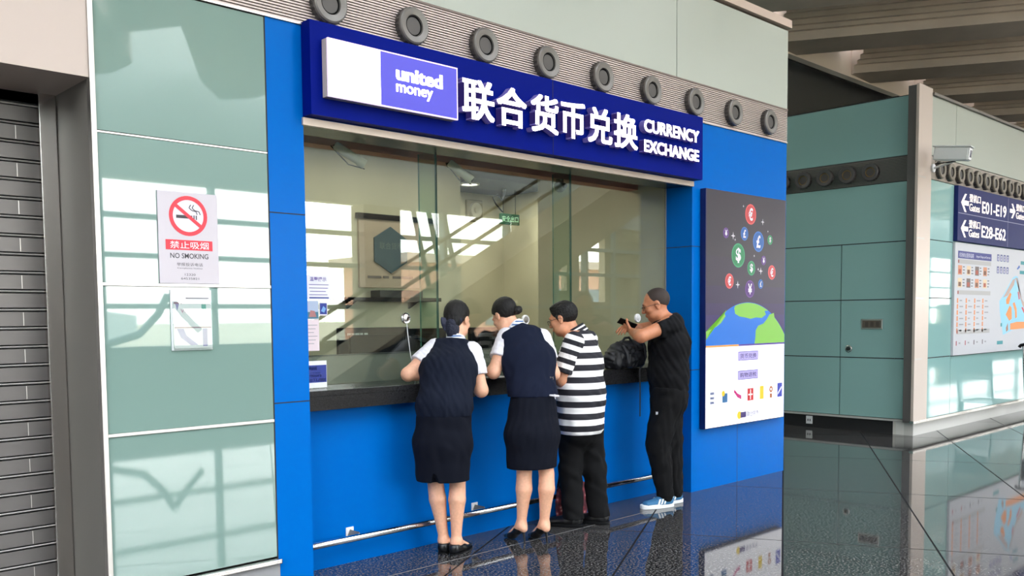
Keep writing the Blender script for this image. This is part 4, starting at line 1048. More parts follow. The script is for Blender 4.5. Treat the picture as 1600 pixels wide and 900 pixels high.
def skin(name, vf, m, parent=None, loc=None, attr=None, relax=1):
    v, f = vf
    if relax:                                   # light smoothing takes the grid steps off
        for _ in range(relax):
            sm = np.zeros_like(v); c = np.zeros(len(v))
            for a, b in ((0, 1), (1, 2), (2, 3), (3, 0)):
                np.add.at(sm, f[:, a], v[f[:, b]]); np.add.at(c, f[:, a], 1); np.add.at(sm, f[:, b], v[f[:, a]]); np.add.at(c, f[:, b], 1)
            v = v * 0.5 + 0.5 * sm / np.maximum(c, 1)[:, None]
    off = np.zeros(3); p = parent
    while p is not None: off = off + np.array(p.location); p = p.parent
    if loc is not None: off = np.asarray(loc, float)
    me = bpy.data.meshes.new(name)
    me.vertices.add(len(v)); me.vertices.foreach_set('co', (v - off).astype(np.float32).ravel())
    me.loops.add(f.size); me.loops.foreach_set('vertex_index', f.astype(np.int32).ravel())
    me.polygons.add(len(f)); me.polygons.foreach_set('loop_start', np.arange(0, f.size, 4, dtype=np.int32)); me.polygons.foreach_set('loop_total', np.full(len(f), 4, np.int32))
    me.update(calc_edges=True); me.validate()
    me.polygons.foreach_set('use_smooth', np.ones(len(me.polygons), bool))
    me.materials.append(m)
    if attr is not None:
        at = me.attributes.new('along', 'FLOAT', 'POINT'); at.data.foreach_set('value', np.asarray(attr(v), np.float32))
    o = bpy.data.objects.new(name, me); COL.objects.link(o)
    if parent is not None: o.parent = parent
    if loc is not None: o.location = loc
    return o

def frame_of(F, U):
    F = unit(F); R = unit(np.cross(F, U)); U2 = np.cross(R, F); return np.stack([R, F, U2])
def head_prims(c, F, U, s=1.0, male=False):
    fr = frame_of(F, U); R_, F_, U_ = fr
    at = lambda x, y, z: np.asarray(c) + s * (x * R_ + y * F_ + z * U_)
    e = lambda x, y, z, r, k=.02, op=0: ell(at(x, y, z), fr, np.array(r) * s, k * s, op=op)
    jw = .062 if male else .056
    P = [e(0, -.012, .034, (.076, .096, .088)), e(0, .034, -.036, (jw, .060, .082), .04), e(0, .066, -.094, (.024, .022, .02), .03),
         e(-.045, .03, -.075, (.026, .045, .03), .03), e(.045, .03, -.075, (.026, .045, .03), .03),
         e(0, .086, .026, (.05, .014, .014), .02), e(-.045, .068, -.022, (.024, .022, .02), .025), e(.045, .068, -.022, (.024, .022, .02), .025),
         limb(at(0, .094, .012), at(0, .116, -.026), .008 * s, .011 * s, .014 * s), e(0, .108, -.030, (.018, .012, .010), .012),
         e(-.031, .102, .004, (.017, .012, .010), .012, op=1), e(.031, .102, .004, (.017, .012, .010), .012, op=1),
         e(-.031, .084, .003, (.013, .012, .011), .004), e(.031, .084, .003, (.013, .012, .011), .004),
         e(0, .096, -.057, (.024, .011, .0065), .008), e(0, .094, -.068, (.020, .011, .007), .008),
         e(0, .108, -.0625, (.022, .006, .0014), .003, op=1)]
    for sd in (-1, 1):
        P += [e(sd * .079, -.006, -.004, (.010, .020, .033), .010), e(sd * .090, -.002, .002, (.007, .011, .020), .006, op=1), e(sd * .081, -.002, -.034, (.007, .009, .009), .008)]
    return P, at, fr
def hand_prims(w, d, n, side, s=1.0, curl=0.6, spread=1.0, thumb_in=0.4):
    """w wrist, d finger direction, n palm-facing normal, side = +1/-1 chooses the thumb side"""
    d = unit(d); n = unit(n - d * np.dot(n, d)); t = np.cross(n, d) * side
    at = lambda a, b, c: np.asarray(w) + s * (a * d + b * t + c * n)
    P = [limb(at(.0, 0, 0), at(.082, 0, .002), .017 * s, .014 * s, .02 * s, S=t, wa=.027 * s, wb=.040 * s)]
    for off, ln in ((.030, .92), (.010, 1.02), (-.010, .96), (-.029, .76)):
        a = at(.080, off, .002); ang = 0.15 * curl; r = .0086 * s
        dirv = unit(d + t * off * 2.0 * spread)
        for L in (.044, .027, .021):
            ang += curl * 0.55
            q = dirv * math.cos(ang) + n * math.sin(ang); b = a + q * L * ln * s
            P.append(limb(a, b, r, r * .9, .006 * s)); a = b; r *= .9
    a = at(.022, .030, .004); q = unit(d * .72 + t * (1 - thumb_in) + n * thumb_in)
    b = a + q * .042 * s; P.append(limb(a, b, .0125 * s, .0105 * s, .012 * s))
    q2 = unit(d * .95 + t * .1 + n * (.2 + thumb_in)); c = b + q2 * .033 * s; P.append(limb(b, c, .0102 * s, .009 * s, .006 * s))
    c2 = c + unit(q2 + n * .2) * .022 * s; P.append(limb(c, c2, .009 * s, .0075 * s, .005 * s))
    return P
def wrinkle(amp, sc, seed=0, stretch=(1, 1, 1)):
    r = np.random.RandomState(seed); K = r.normal(size=(7, 3)) * sc * np.array(stretch); ph = r.uniform(0, 6.28, 7)
    K *= 3.2; return lambda P: amp * np.sum([np.sin(P @ K[i] + ph[i] + 1.5 * np.sin(P @ K[(i + 3) % 7] * .45)) for i in range(7)], axis=0) / 2.6

def skin_mat(name, col):
    m = mat(name, col, 0.5, noise=(60, 0.06)); b = m.node_tree.nodes['Principled BSDF']
    b.inputs['Subsurface Weight'].default_value = 0.12; b.inputs['Subsurface Radius'].default_value = (.012, .005, .003); b.inputs['Subsurface Scale'].default_value = 0.6
    return m
SKIN_F = skin_mat('skin_light', (226, 172, 142)); SKIN_M = skin_mat('skin_tan', (208, 146, 112)); SKIN_T = skin_mat('skin_brown', (188, 124, 90))
M_HAIR = mat('black_hair', (16, 14, 14), 0.45, spec=0.3, bump=(260, 0.5))
M_VEST = mat('navy_cloth', (20, 25, 39), 0.9, spec=0.15, bump=(300, 0.12))
M_VEST2 = mat('navy_cloth_blue', (19, 25, 44), 0.9, spec=0.15, bump=(300, 0.12))
M_SKIRT = mat('navy_skirt_cloth', (13, 16, 27), 0.9, spec=0.15, bump=(300, 0.12))
M_SHIRT = mat('white_shirt', (226, 224, 232), 0.8, bump=(200, 0.06))
M_LEATHER = mat('black_leather', (20, 20, 22), 0.28)
M_TROUSER = mat('black_trousers', (13, 13, 15), 0.85, spec=0.2, bump=(200, 0.1))
M_TEE = mat('black_tee', (15, 15, 18), 0.9, spec=0.2, bump=(250, 0.12))
def scarf_mat():
    m = mat('striped_scarf', (240, 240, 244), 0.5); t = m.node_tree; b = t.nodes['Principled BSDF']
    co = t.nodes.new('ShaderNodeTexCoord'); wv = t.nodes.new('ShaderNodeTexWave'); wv.bands_direction = 'Z'; wv.inputs['Scale'].default_value = 14; wv.inputs['Distortion'].default_value = 1.0
    cr = t.nodes.new('ShaderNodeValToRGB'); cr.color_ramp.interpolation = 'CONSTANT'
    cr.color_ramp.elements[0].color = lin((238, 240, 246)); cr.color_ramp.elements[1].position = .62; cr.color_ramp.elements[1].color = lin((52, 92, 150))
    t.links.new(co.outputs['Object'], wv.inputs[0]); t.links.new(wv.outputs['Fac'], cr.inputs[0]); t.links.new(cr.outputs[0], b.inputs['Base Color'])
    return m
M_SCARF = scarf_mat()
def stripe_mat(name, period, phase, duty):
    m = mat(name, (255, 255, 255), 0.85, bump=(260, 0.08)); t = m.node_tree; b = t.nodes['Principled BSDF']
    at = t.nodes.new('ShaderNodeAttribute'); at.attribute_name = 'along'
    s1 = t.nodes.new('ShaderNodeMath'); s1.operation = 'MULTIPLY_ADD'; s1.inputs[1].default_value = 1 / period; s1.inputs[2].default_value = phase
    fr_ = t.nodes.new('ShaderNodeMath'); fr_.operation = 'FRACT'; lt = t.nodes.new('ShaderNodeMath'); lt.operation = 'LESS_THAN'; lt.inputs[1].default_value = duty
    mx = t.nodes.new('ShaderNodeMix'); mx.data_type = 'RGBA'; mx.inputs[6].default_value = lin((246, 244, 244)); mx.inputs[7].default_value = lin((28, 27, 36))
    t.links.new(at.outputs['Fac'], s1.inputs[0]); t.links.new(s1.outputs[0], fr_.inputs[0]); t.links.new(fr_.outputs[0], lt.inputs[0]); t.links.new(lt.outputs[0], mx.inputs[0]); t.links.new(mx.outputs[2], b.inputs['Base Color'])
    return m

def leg_prims(J, sd, r, back, foot=None, fsole=0.03):
    h, k, a = J['hip' + sd], J['kne' + sd], J['ank' + sd]
    cf = k * .70 + a * .30 + back * .012; lo = k * .36 + a * .64 + back * .006
    P = [limb(h, k, r[0], r[1], .012), limb(k, cf, r[1], r[2], .006), limb(cf, lo, r[2], r[2] * .35 + r[3] * .65, .006), limb(lo, a, r[2] * .35 + r[3] * .65, r[3], .006)]
    if foot is not None:
        f = unit(foot); P += [limb(a + V3(0, 0, -.01), a - f * .028 + V3(0, 0, -a[2] + fsole + .02), r[3], .024, .02), limb(a + V3(0, 0, -.01), a + f * .12 + V3(0, 0, -a[2] + .028), r[3], .018, .03, S=np.cross(f, (0, 0, 1)), wa=r[3], wb=.034)]
    return P
def arm_prims(J, sd, ru, re, rw):
    s, e, w = J['sh' + sd], J['el' + sd], J['wr' + sd]
    m = e * .7 + w * .3
    return [limb(s, e, ru, re, .03), limb(e, m, re * .98, re * .95, .02), limb(m, w, re * .95, rw, .02)]
def torso_prims(J, S0, S1, W, Dp, k=.06):
    """stations pelvis, waist, chest, shoulder line; W, Dp half widths and depths"""
    st = [J['pel'], J['waist'], J['chest'], J['shl']]; Ss = [S0, unit(S0 + S1), S1, S1]
    P = []
    for i in range(3):
        P.append(limb(st[i], st[i + 1], Dp[i], Dp[i + 1], k, S=unit(Ss[i] + Ss[i + 1]), wa=W[i], wb=W[i + 1]))
    return P

# ------------------------------------------------------------------ shoes
def outline_sole(mb, heel, f, L, wh, wb, z0, z1, mi=0, toe=0.5):
    f = unit(f); s = np.cross(f, (0, 0, 1)); pts = []
    n = 36
    for k in range(n):
        a = 2 * math.pi * k / n; u = (1 - math.cos(a)) / 2; w = wh + (wb - wh) * min(1, u / .68)
        sg = math.sin(a); w2 = w * (abs(sg) ** .6) * (1 if sg > 0 else -1)
        pts.append(np.asarray(heel) + f * u * L + s * w2)
    lo_ = [(p[0], p[1], z0) for p in pts]; hi_ = [(p[0], p[1], z1) for p in pts]
    mb.add(lo_ + hi_, [tuple(range(n)), tuple(range(2 * n - 1, n - 1, -1))] + [(k, (k + 1) % n, n + (k + 1) % n, n + k) for k in range(n)], mi)
    return mb
# ------------------------------------------------------------------ the people
UPZ = V3(0, 0, 1)
def hair_cap(c, F, U, s, grow_r, cuts, lo=None):
    P, at, fr = head_prims(c, F, U, s)
    r = np.array((.080 + grow_r, .100 + grow_r, .091 + grow_r)) * s
    pr = [ell(at(0, -.021, .037), fr, r, .02 * s, cut=[(at(*p), fr[0] * n[0] + fr[1] * n[1] + fr[2] * n[2]) for p, n in cuts])]
    return pr, at, fr
def eyes_brows(root, at, fr, s):
    for sd in (-1, 1):
        skin('eye', grow([ell(at(sd * .031, .0885, .003), fr, np.array((.0095, .0085, .0075)) * s)], .0025, ), mat('eye_dark', (34, 26, 24), .2), root)
        skin('eyebrow', grow([limb(at(sd * .014, .0985, .024), at(sd * .030, .0975, .029), .0035 * s, .0035 * s, .004), limb(at(sd * .030, .0975, .029), at(sd * .048, .083, .024), .0035 * s, .002 * s, .004)], .002), M_HAIR, root)
def glasses(root, at, s, m):
    mb = MB()
    for sd in (-1, 1):
        pts = []
        for k in range(25):
            a = 2 * math.pi * k / 24; ca, sa = math.cos(a), math.sin(a)
            pts.append(at(sd * (.033 + .025 * abs(ca) ** .7 * (1 if ca > 0 else -1)), .113 - .006 * abs(ca), -.002 + .017 * abs(sa) ** .7 * (1 if sa > 0 else -1)))
        mb.tube(pts, .0016 * s, 6)
        mb.tube([at(sd * .058, .106, .006), at(sd * .072, .09, .008), at(sd * .084, .02, .006), at(sd * .087, -.012, .002), at(sd * .086, -.022, -.012)], .0018 * s, 6)
    mb.tube([at(-.009, .112, .004), at(0, .121, .007), at(.009, .112, .004)], .0016 * s, 6)
    g = mb.build('glasses', m, root, smooth=True)
    mb = MB()
    for sd in (-1, 1):
        mb.add([at(sd * (.033 + .023 * math.cos(2 * math.pi * k / 16)), .110, -.002 + .0155 * math.sin(2 * math.pi * k / 16)) for k in range(16)], [tuple(range(16))])
    mb.build('lenses', M_GLASS, g, fix=False)
    return g

# ---- first woman: navy vest, bow in her hair, leaning on the counter
def woman_vest(name_label, J, F, S0, S1, headF, headU, hs, feet, hands, vest_m, hem_z, vest_z, heel_h, arm_r, seed, W, Dp, skirt):
    G = (J['hem'][0], J['hem'][1], 0.0)
    back = -unit(F)
    hp, at, fr = head_prims(J['head'], headF, headU, hs)
    pr = torso_prims(J, S0, S1, [w - .02 for w in W], [d - .02 for d in Dp])
    for sd in 'LR':
        pr += leg_prims(J, sd, (.074, .051, .0555, .031), back, feet[sd], heel_h)
        pr += arm_prims(J, sd, *arm_r)
        w, d, n = hands[sd]; pr += hand_prims(J['wr' + sd], d, n, w, .90, .22)
    pr += [limb(J['shL'], J['shR'], .045, .045, .04), limb(J['neck'] - V3(0, 0, .05), J['neck'] * .45 + J['head'] * .55, .052, .047, .03)]
    pr += hp
    root = skin('person', grow(pr, .0055), SKIN_F, loc=G)
    tag(root, name_label, 'person')
    # shirt sleeves with cuffs, seen outside the vest
    for sd in 'LR':
        s, e = J['sh' + sd], J['el' + sd]; u = unit(e - s); end = s + (e - s) * .60
        skin('shirt_sleeve', grow([limb(s - u * .01, e, arm_r[0] + .016, arm_r[1] + .024, .02), limb(s, J['chest'] * .3 + s * .7, .05, .05, .03)], .0055, [(end, u)], wrinkle(.0022, 38, seed)), M_SHIRT, root)
    skin('shirt_collar', grow([limb(J['neck'] - V3(0, 0, .035), J['neck'] + unit(J['head'] - J['neck']) * .028, .066, .058, .02)], .005, [(J['neck'] + unit(J['head'] - J['neck']) * .026, unit(J['head'] - J['neck']))]), M_SHIRT, root)
    skin('scarf', grow([limb(J['neck'] - V3(0, 0, .02), J['neck'] + unit(J['head'] - J['neck']) * .014, .0685, .063, .02)], .005, [(J['neck'] + unit(J['head'] - J['neck']) * .014, unit(J['head'] - J['neck'])), (J['neck'] - V3(0, 0, .012), (0, 0, -1))], wrinkle(.0015, 60, 3)), M_SCARF, root)
    # vest
    tp = torso_prims(J, S0, S1, W, Dp, .05)
    k0, k1 = J['shL'] * .80 + J['shR'] * .20, J['shL'] * .20 + J['shR'] * .80
    tp += [limb(k0, k1, .052, .052, .05), limb(J['shl'], J['neck'] - V3(0, 0, .028), .072, .06, .05)]
    vf = grow(tp, .0055, [(V3(0, 0, vest_z), (0, 0, -1)), (J['neck'] + V3(0, 0, -.006), unit(J['head'] - J['neck'] + V3(0, 0, .05)))], wrinkle(.0028, 20, seed + 1, (1, 1, .6)))
    skin('vest', vf, vest_m, root, relax=2)
    # skirt
    sk = [limb(a, b, da, db, .04, S=S0, wa=wa, wb=wb) for a, b, wa, wb, da, db in skirt['st']]
    sk += [dict(limb(a, b, ra, rb, .004), op=1) for a, b, ra, rb in skirt['slit']]
    skin('skirt', grow(sk, .0055, [(V3(0, 0, hem_z), (0, 0, -1))], wrinkle(.0026, 16, seed + 2, (1.3, 1.3, .5))), M_SKIRT, root, relax=2)
    return root, at, fr

V_ = V3(.691, .7228, 0); R_ = V3(.7228, -.691, 0)
# woman with the bow
J = dict(ankL=V3(3.660, -.012, .085), kneL=V3(3.627, .026, .457), hipL=V3(3.600, .03, .80), ankR=V3(3.697, -.092, .085), kneR=V3(3.720, -.085, .456), hipR=V3(3.725, -.09, .80),
         pel=V3(3.606, -.084, .72), waist=V3(3.604, -.106, .955), chest=V3(3.694, -.042, 1.165), shl=V3(3.815, .060, 1.290), neck=V3(3.846, .066, 1.355), head=V3(3.890, .098, 1.487),
         hem=V3(3.675, -.055, 0), shL=V3(3.728, .140, 1.290), elL=V3(3.520, .150, 1.142), wrL=V3(3.740, .135, 1.142), shR=V3(3.885, -.050, 1.268), elR=V3(3.900, -.118, 1.030), wrR=V3(3.955, .085, 1.144))
feet = dict(L=V3(.70, .71, 0), R=V3(.93, .36, 0))
w1, at, fr = woman_vest('woman in dark navy vest with a bow in her hair leaning on the counter', J, V_, R_, unit(R_ * .9 + V_ * .0), V3(.90, .32, -.34), UPZ, .93, feet,
    dict(L=(-1, V3(.95, .25, -.05), V3(0, 0, -1)), R=(1, V3(-.45, .85, -.05), V3(0, 0, -1))), M_VEST, .478, .890, .012, (.052, .044, .027), 11,
    [.182, .168, .176, .150], [.125, .108, .114, .092],
    dict(st=[(V3(3.611, -.100, .95), V3(3.604, -.082, .72), .168, .183, .116, .135), (V3(3.604, -.082, .72), V3(3.612, -.066, .44), .183, .166, .135, .125)],
         slit=[(V3(3.498, -.127, .46), V3(3.498, -.127, .565), .024, .003), (V3(3.518, -.108, .46), V3(3.518, -.108, .545), .020, .003)]))
cap, _, _ = hair_cap(J['head'], V3(.90, .32, -.34), UPZ, .93, .006, [((0, .045, .05), (0, .72, -.70)), ((0, 0, -.075), (0, .3, -1))])
cap += [ell(at(0, -.065, -.035), fr, np.array((.062, .045, .055)), .03)]
skin('hair', grow(cap, .005, (), wrinkle(.0014, 90, 4, (1, 1, .3))), M_HAIR, w1)
M_BOW = mat('navy_bow', (20, 27, 56), 0.5, bump=(160, .1)); M_NET = mat('navy_hair_net', (24, 28, 48), 0.7, bump=(140, .5))
c0 = V3(3.812, .060, 1.478)
bow = [limb(c0, c0 - R_ * .060 + V3(0, 0, -.010), .012, .012, .008, S=UPZ, wa=.014, wb=.036), limb(c0, c0 + R_ * .050 + V3(0, 0, .018), .012, .012, .008, S=UPZ, wa=.014, wb=.032), ell(c0 - V_ * .008, np.eye(3), (.015, .015, .018), .008),
       limb(c0 - V_ * .004, c0 - R_ * .040 + V3(0, 0, -.062), .007, .006, .008, S=R_, wa=.012, wb=.022)]
skin('hair_bow', grow(bow, .004, (), wrinkle(.0014, 110, 5)), M_BOW, w1)
skin('hair_net', grow([ell(c0 + V3(.008, .004, -.052), np.eye(3), (.046, .044, .066), .02), limb(c0 + V3(0, 0, -.01), c0 + V3(.012, .012, -.11), .034, .022, .02)], .004, (), wrinkle(.002, 130, 6)), M_NET, w1)
mb = MB(); mb.lathe(tuple(c0 - V_ * .024), tuple(-V_), [(0, .008), (.004, .007), (.007, .001)], 12); mb.build('clip_pearl', M_WHITE, w1, smooth=True)
eyes_brows(w1, at, fr, .93)
def flat_shoe(root, a, f, L, m):
    f = unit(f); hl = V3(a[0], a[1], 0) - f * .048
    s = np.cross(f, (0, 0, 1))
    P = [limb(hl + f * .025 + V3(0, 0, .042), hl + f * .10 + V3(0, 0, .030), .042, .030, .02, S=s, wa=.039, wb=.041), limb(hl + f * .10 + V3(0, 0, .030), hl + f * (L - .035) + V3(0, 0, .024), .028, .020, .02, S=s, wa=.042, wb=.034)]
    P.append(dict(limb(hl + f * .045 + V3(0, 0, .085), hl + f * .145 + V3(0, 0, .065), .036, .030, .01, S=s, wa=.030, wb=.030), op=1))
    o = skin('shoe', grow(P, .004, [(V3(0, 0, .010), (0, 0, -1)), (V3(0, 0, .066), (0, 0, 1))]), m, root)
    mb = outline_sole(MB(), hl - f * .012, f, L + .014, .038, .043, 0.0, .012); mb.build('sole', M_BLACK, o)
flat_shoe(w1, J['ankL'], feet['L'], .225, M_LEATHER); flat_shoe(w1, J['ankR'], feet['R'], .225, M_LEATHER)

# woman with the bun and heels
F2 = V3(.37, .93, 0); S2 = unit(np.cross(F2, UPZ))
J = dict(ankL=V3(4.186, -.185, .125), kneL=V3(4.205, -.196, .458), hipL=V3(4.215, -.205, .82), ankR=V3(4.298, -.288, .125), kneR=V3(4.313, -.299, .457), hipR=V3(4.280, -.265, .82),
         pel=V3(4.245, -.235, .72), waist=V3(4.285, -.205, .985), chest=V3(4.325, -.125, 1.205), shl=V3(4.345, -.050, 1.350), neck=V3(4.335, -.005, 1.430), head=V3(4.310, .088, 1.510),
         hem=V3(4.245, -.235, 0), shL=V3(4.262, .020, 1.352), elL=V3(4.110, -.010, 1.132), wrL=V3(4.165, .070, 1.146), shR=V3(4.462, -.120, 1.340), elR=V3(4.490, -.200, 1.110), wrR=V3(4.470, .010, 1.140))
feet = dict(L=V3(.10, .98, 0), R=V3(.20, .97, 0))
hF = V3(.02, .80, -.60); hU = V3(.0, .45, .9)
w2, at, fr = woman_vest('woman in blue navy vest with a hair bun and black high heels', J, F2, S2, unit(S2 + R_ * .3), hF, hU, .92, feet,
    dict(L=(-1, V3(.55, .75, -.05), V3(0, 0, -1)), R=(1, V3(-.35, .9, -.05), V3(0, 0, -1))), M_VEST2, .502, .972, .075, (.053, .043, .027), 31,
    [.180, .160, .185, .165], [.130, .112, .128, .098],
    dict(st=[(V3(4.285, -.21, .99), V3(4.245, -.235, .72), .155, .186, .112, .138), (V3(4.245, -.235, .72), V3(4.240, -.232, .46), .186, .166, .138, .128)],
         slit=[(V3(4.21, -.37, .47), V3(4.21, -.37, .58), .008, .001)]))
cap, _, _ = hair_cap(J['head'], hF, hU, .92, .006, [((0, .050, .05), (0, .75, -.66)), ((0, 0, -.065), (0, .35, -1))])
cap += [limb(at(0, -.075, .02), at(.0, -.10, .045), .03, .022, .02)]
skin('hair', grow(cap, .005, (), wrinkle(.0014, 90, 8, (1, 1, .3))), M_HAIR, w2)
bc_ = V3(4.345, .005, 1.545)
skin('hair_bun', grow([ell(bc_, np.eye(3), (.034, .034, .030), .02), ell(bc_ + V3(.014, -.012, .006), np.eye(3), (.020, .02, .022), .01)], .004, (), wrinkle(.002, 120, 9)), M_HAIR, w2)
eyes_brows(w2, at, fr, .92)
pt = V3(4.285, -.335, .985)
skin('shirt_tail', grow([limb(pt + R_ * .02, pt + R_ * .075 + V3(0, 0, -.006), .006, .006, .006, S=UPZ, wa=.006, wb=.008), limb(pt + R_ * .05, pt + R_ * .055 + V3(0, 0, -.026), .006, .003, .006)], .003), M_SHIRT, w2)
mb = MB(); q = V3(4.345, -.322, 1.10)
mb.box(-.010, .012, -.003, .003, -.003, .002); mb.box(.007, .012, -.003, .003, -.016, .004); mb.box(-.012, -.008, -.003, .003, -.006, .006)
mb.v = [tuple(q + R_ * v[0] + V_ * v[1] + UPZ * v[2]) for v in mb.v]; mb.build('vest_buckle', M_STEEL, w2)
def heel_shoe(root, a, f, L, m):
    f = unit(f); s = np.cross(f, (0, 0, 1)); hl = V3(a[0], a[1], 0) - f * .042
    P = [limb(hl + f * .028 + V3(0, 0, .108), hl + f * .075 + V3(0, 0, .078), .034, .026, .02, S=s, wa=.031, wb=.034), limb(hl + f * .075 + V3(0, 0, .074), hl + f * .140 + V3(0, 0, .030), .024, .024, .02, S=s, wa=.035, wb=.040),
         limb(hl + f * .140 + V3(0, 0, .030), hl + f * (L - .015) + V3(0, 0, .016), .022, .012, .02, S=s, wa=.039, wb=.018)]
    P.append(dict(limb(hl + f * .040 + V3(0, 0, .142), hl + f * .130 + V3(0, 0, .074), .030, .026, .008, S=s, wa=.027, wb=.026), op=1))
    o = skin('shoe', grow(P, .004, [(V3(0, 0, .004), (0, 0, -1)), (V3(0, 0, .132), (0, 0, 1))]), m, root)
    MB().tube([hl + f * .026 + V3(0, 0, .085), hl + f * .014 + V3(0, 0, .055), hl + f * .008 + V3(0, 0, .0)], [.017, .008, .0055], 12).build('heel', m, o, smooth=True)
heel_shoe(w2, J['ankL'], feet['L'], .225, M_LEATHER); heel_shoe(w2, J['ankR'], feet['R'], .225, M_LEATHER)

# ---- man in the striped polo shirt
F3 = unit(V3(-.34, .94, 0)); S3 = unit(np.cross(F3, UPZ))
J = dict(ankL=V3(4.763, -.128, .085), kneL=V3(4.768, -.098, .405), hipL=V3(4.765, -.118, .76), ankR=V3(4.960, -.206, .085), kneR=V3(4.936, -.171, .400), hipR=V3(4.900, -.156, .76),
         pel=V3(4.811, -.160, .74), waist=V3(4.822, -.150, .948), chest=V3(4.850, -.122, 1.180), shl=V3(4.868, -.098, 1.300), neck=V3(4.862, -.060, 1.385), head=V3(4.806, .000, 1.484),
         shL=V3(4.712, -.180, 1.306), elL=V3(4.648, -.128, 1.056), wrL=V3(4.705, .085, 1.148), shR=V3(5.020, -.050, 1.305), elR=V3(5.075, -.015, 1.060), wrR=V3(4.925, .090, 1.150))
G = (4.86, -.16, 0)
hF = V3(-.36, .87, -.30)
hp, at, fr = head_prims(J['head'], hF, UPZ, .96, True)
pr = torso_prims(J, S3, S3, [.17, .175, .18, .16], [.135, .145, .135, .10])
feet = dict(L=unit(V3(-.50, .86, 0)), R=unit(V3(-.40, .92, 0)))
for sd in 'LR':
    pr += leg_prims(J, sd, (.078, .054, .050, .034), -F3, feet[sd], .025); pr += arm_prims(J, sd, .052, .046, .030)
pr += hand_prims(J['wrL'], V3(.45, .85, -.05), V3(0, 0, -1), -1, .98, .2) + hand_prims(J['wrR'], V3(-.4, .88, -.05), V3(0, 0, -1), 1, .98, .2)
pr += [limb(J['shL'], J['shR'], .05, .05, .04), limb(J['neck'] - V3(0, 0, .06), J['neck'] * .45 + J['head'] * .55, .064, .058, .03)] + hp
m3 = tag(skin('person', grow(pr, .0055), SKIN_M, loc=G), 'man in a black and white striped polo shirt and glasses at the counter', 'person')
cap, _, _ = hair_cap(J['head'], hF, UPZ, .96, .004, [((0, .062, .05), (0, .85, -.5)), ((0, 0, -.030), (0, .55, -1))])
cap += [ell(at(0, .030, .100), fr, np.array((.050, .046, .016)), .03), limb(at(-.079, .018, .02), at(-.079, .012, -.008), .008, .006, .01), limb(at(.079, .018, .02), at(.079, .012, -.008), .008, .006, .01)]
skin('hair', grow(cap, .0045, (), wrinkle(.0018, 110, 12)), M_HAIR, m3)
eyes_brows(m3, at, fr, .96); glasses(m3, at, .96, mat('glasses_dark', (40, 38, 40), .3, metal=.4))
PER = .0845
polo = torso_prims(J, S3, S3, [.190, .194, .190, .160], [.160, .166, .150, .112], .05)
polo += [limb(J['shL'] * .85 + J['shR'] * .15, J['shL'] * .15 + J['shR'] * .85, .064, .064, .05), limb(J['shl'], J['neck'] - V3(0, 0, .03), .085, .07, .05)]
skin('polo_shirt', grow(polo, .0055, [(V3(0, 0, .672), (0, 0, -1)), (J['neck'] + V3(0, 0, -.004), unit(J['head'] - J['neck'] + V3(0, 0, .08)))], wrinkle(.0034, 17, 13, (1, 1, .8))), stripe_mat('polo_stripes', PER, -(1.311 / PER) + .25 + 20, .5), m3, attr=lambda v: v[:, 2], relax=2)
for sd in 'LR':
    s, e = J['sh' + sd], J['el' + sd]; u = unit(e - s); end = s + (e - s) * .80
    o = skin('sleeve', grow([limb(s - u * .02, e, .072, .074, .02)], .0055, [(end, u)], wrinkle(.002, 34, 14)), stripe_mat('sleeve_stripes', .068, .38, .5), m3, attr=lambda v, s=s, u=u: (v - s) @ u)
nk = unit(J['head'] - J['neck'] + V3(0, 0, .05))
skin('collar', grow([limb(J['neck'] - nk * .040 - V3(-.008, .010, 0), J['neck'] + nk * .045 - V3(-.008, .012, 0), .090, .072, .02)], .005, [(J['neck'] + nk * .034, nk), (J['neck'] - nk * .034, -nk)]), stripe_mat('collar_stripes', .030, .35, .62), m3, attr=lambda v: (v - J['neck']) @ nk)
tr_ = []
for sd in 'LR': tr_ += [limb(J['hip' + sd], J['kne' + sd], .100, .083, .03), limb(J['kne' + sd], J['ank' + sd] + V3(0, 0, -.04), .083, .074, .03)]
tr_ += [limb(J['pel'] + V3(0, 0, .04), J['pel'] + V3(0, 0, -.05), .14, .12, .05, S=S3, wa=.175, wb=.165)]
skin('trousers', grow(tr_, .0055, [(V3(0, 0, .058), (0, 0, -1))], wrinkle(.0045, 20, 15, (1, 1, .5))), M_TROUSER, m3, relax=2)
def man_shoe(root, a, f, L, m, sole_m, sole_h=.022, high=.085):
    f = unit(f); s = np.cross(f, (0, 0, 1)); hl = V3(a[0], a[1], 0) - f * .070
    P = [limb(hl + f * .040 + V3(0, 0, .055), hl + f * .12 + V3(0, 0, .045), .050, .042, .02, S=s, wa=.040, wb=.044), limb(hl + f * .12 + V3(0, 0, .042), hl + f * (L - .045) + V3(0, 0, .034), .040, .026, .02, S=s, wa=.046, wb=.042), limb(V3(a[0], a[1], .05), V3(a[0], a[1], high), .048, .046, .02)]
    o = skin('shoe', grow(P, .0045, [(V3(0, 0, sole_h - .006), (0, 0, -1)), (V3(a[0], a[1], high), (0, 0, 1))]), m, root)
    outline_sole(MB(), hl - f * .006, f, L + .010, .042, .050, 0.0, sole_h).build('sole', sole_m, o, bevel=.004)
    return o, hl, f, s
man_shoe(m3, J['ankL'], feet['L'], .275, M_LEATHER, M_BLACK); man_shoe(m3, J['ankR'], feet['R'], .275, M_LEATHER, M_BLACK)

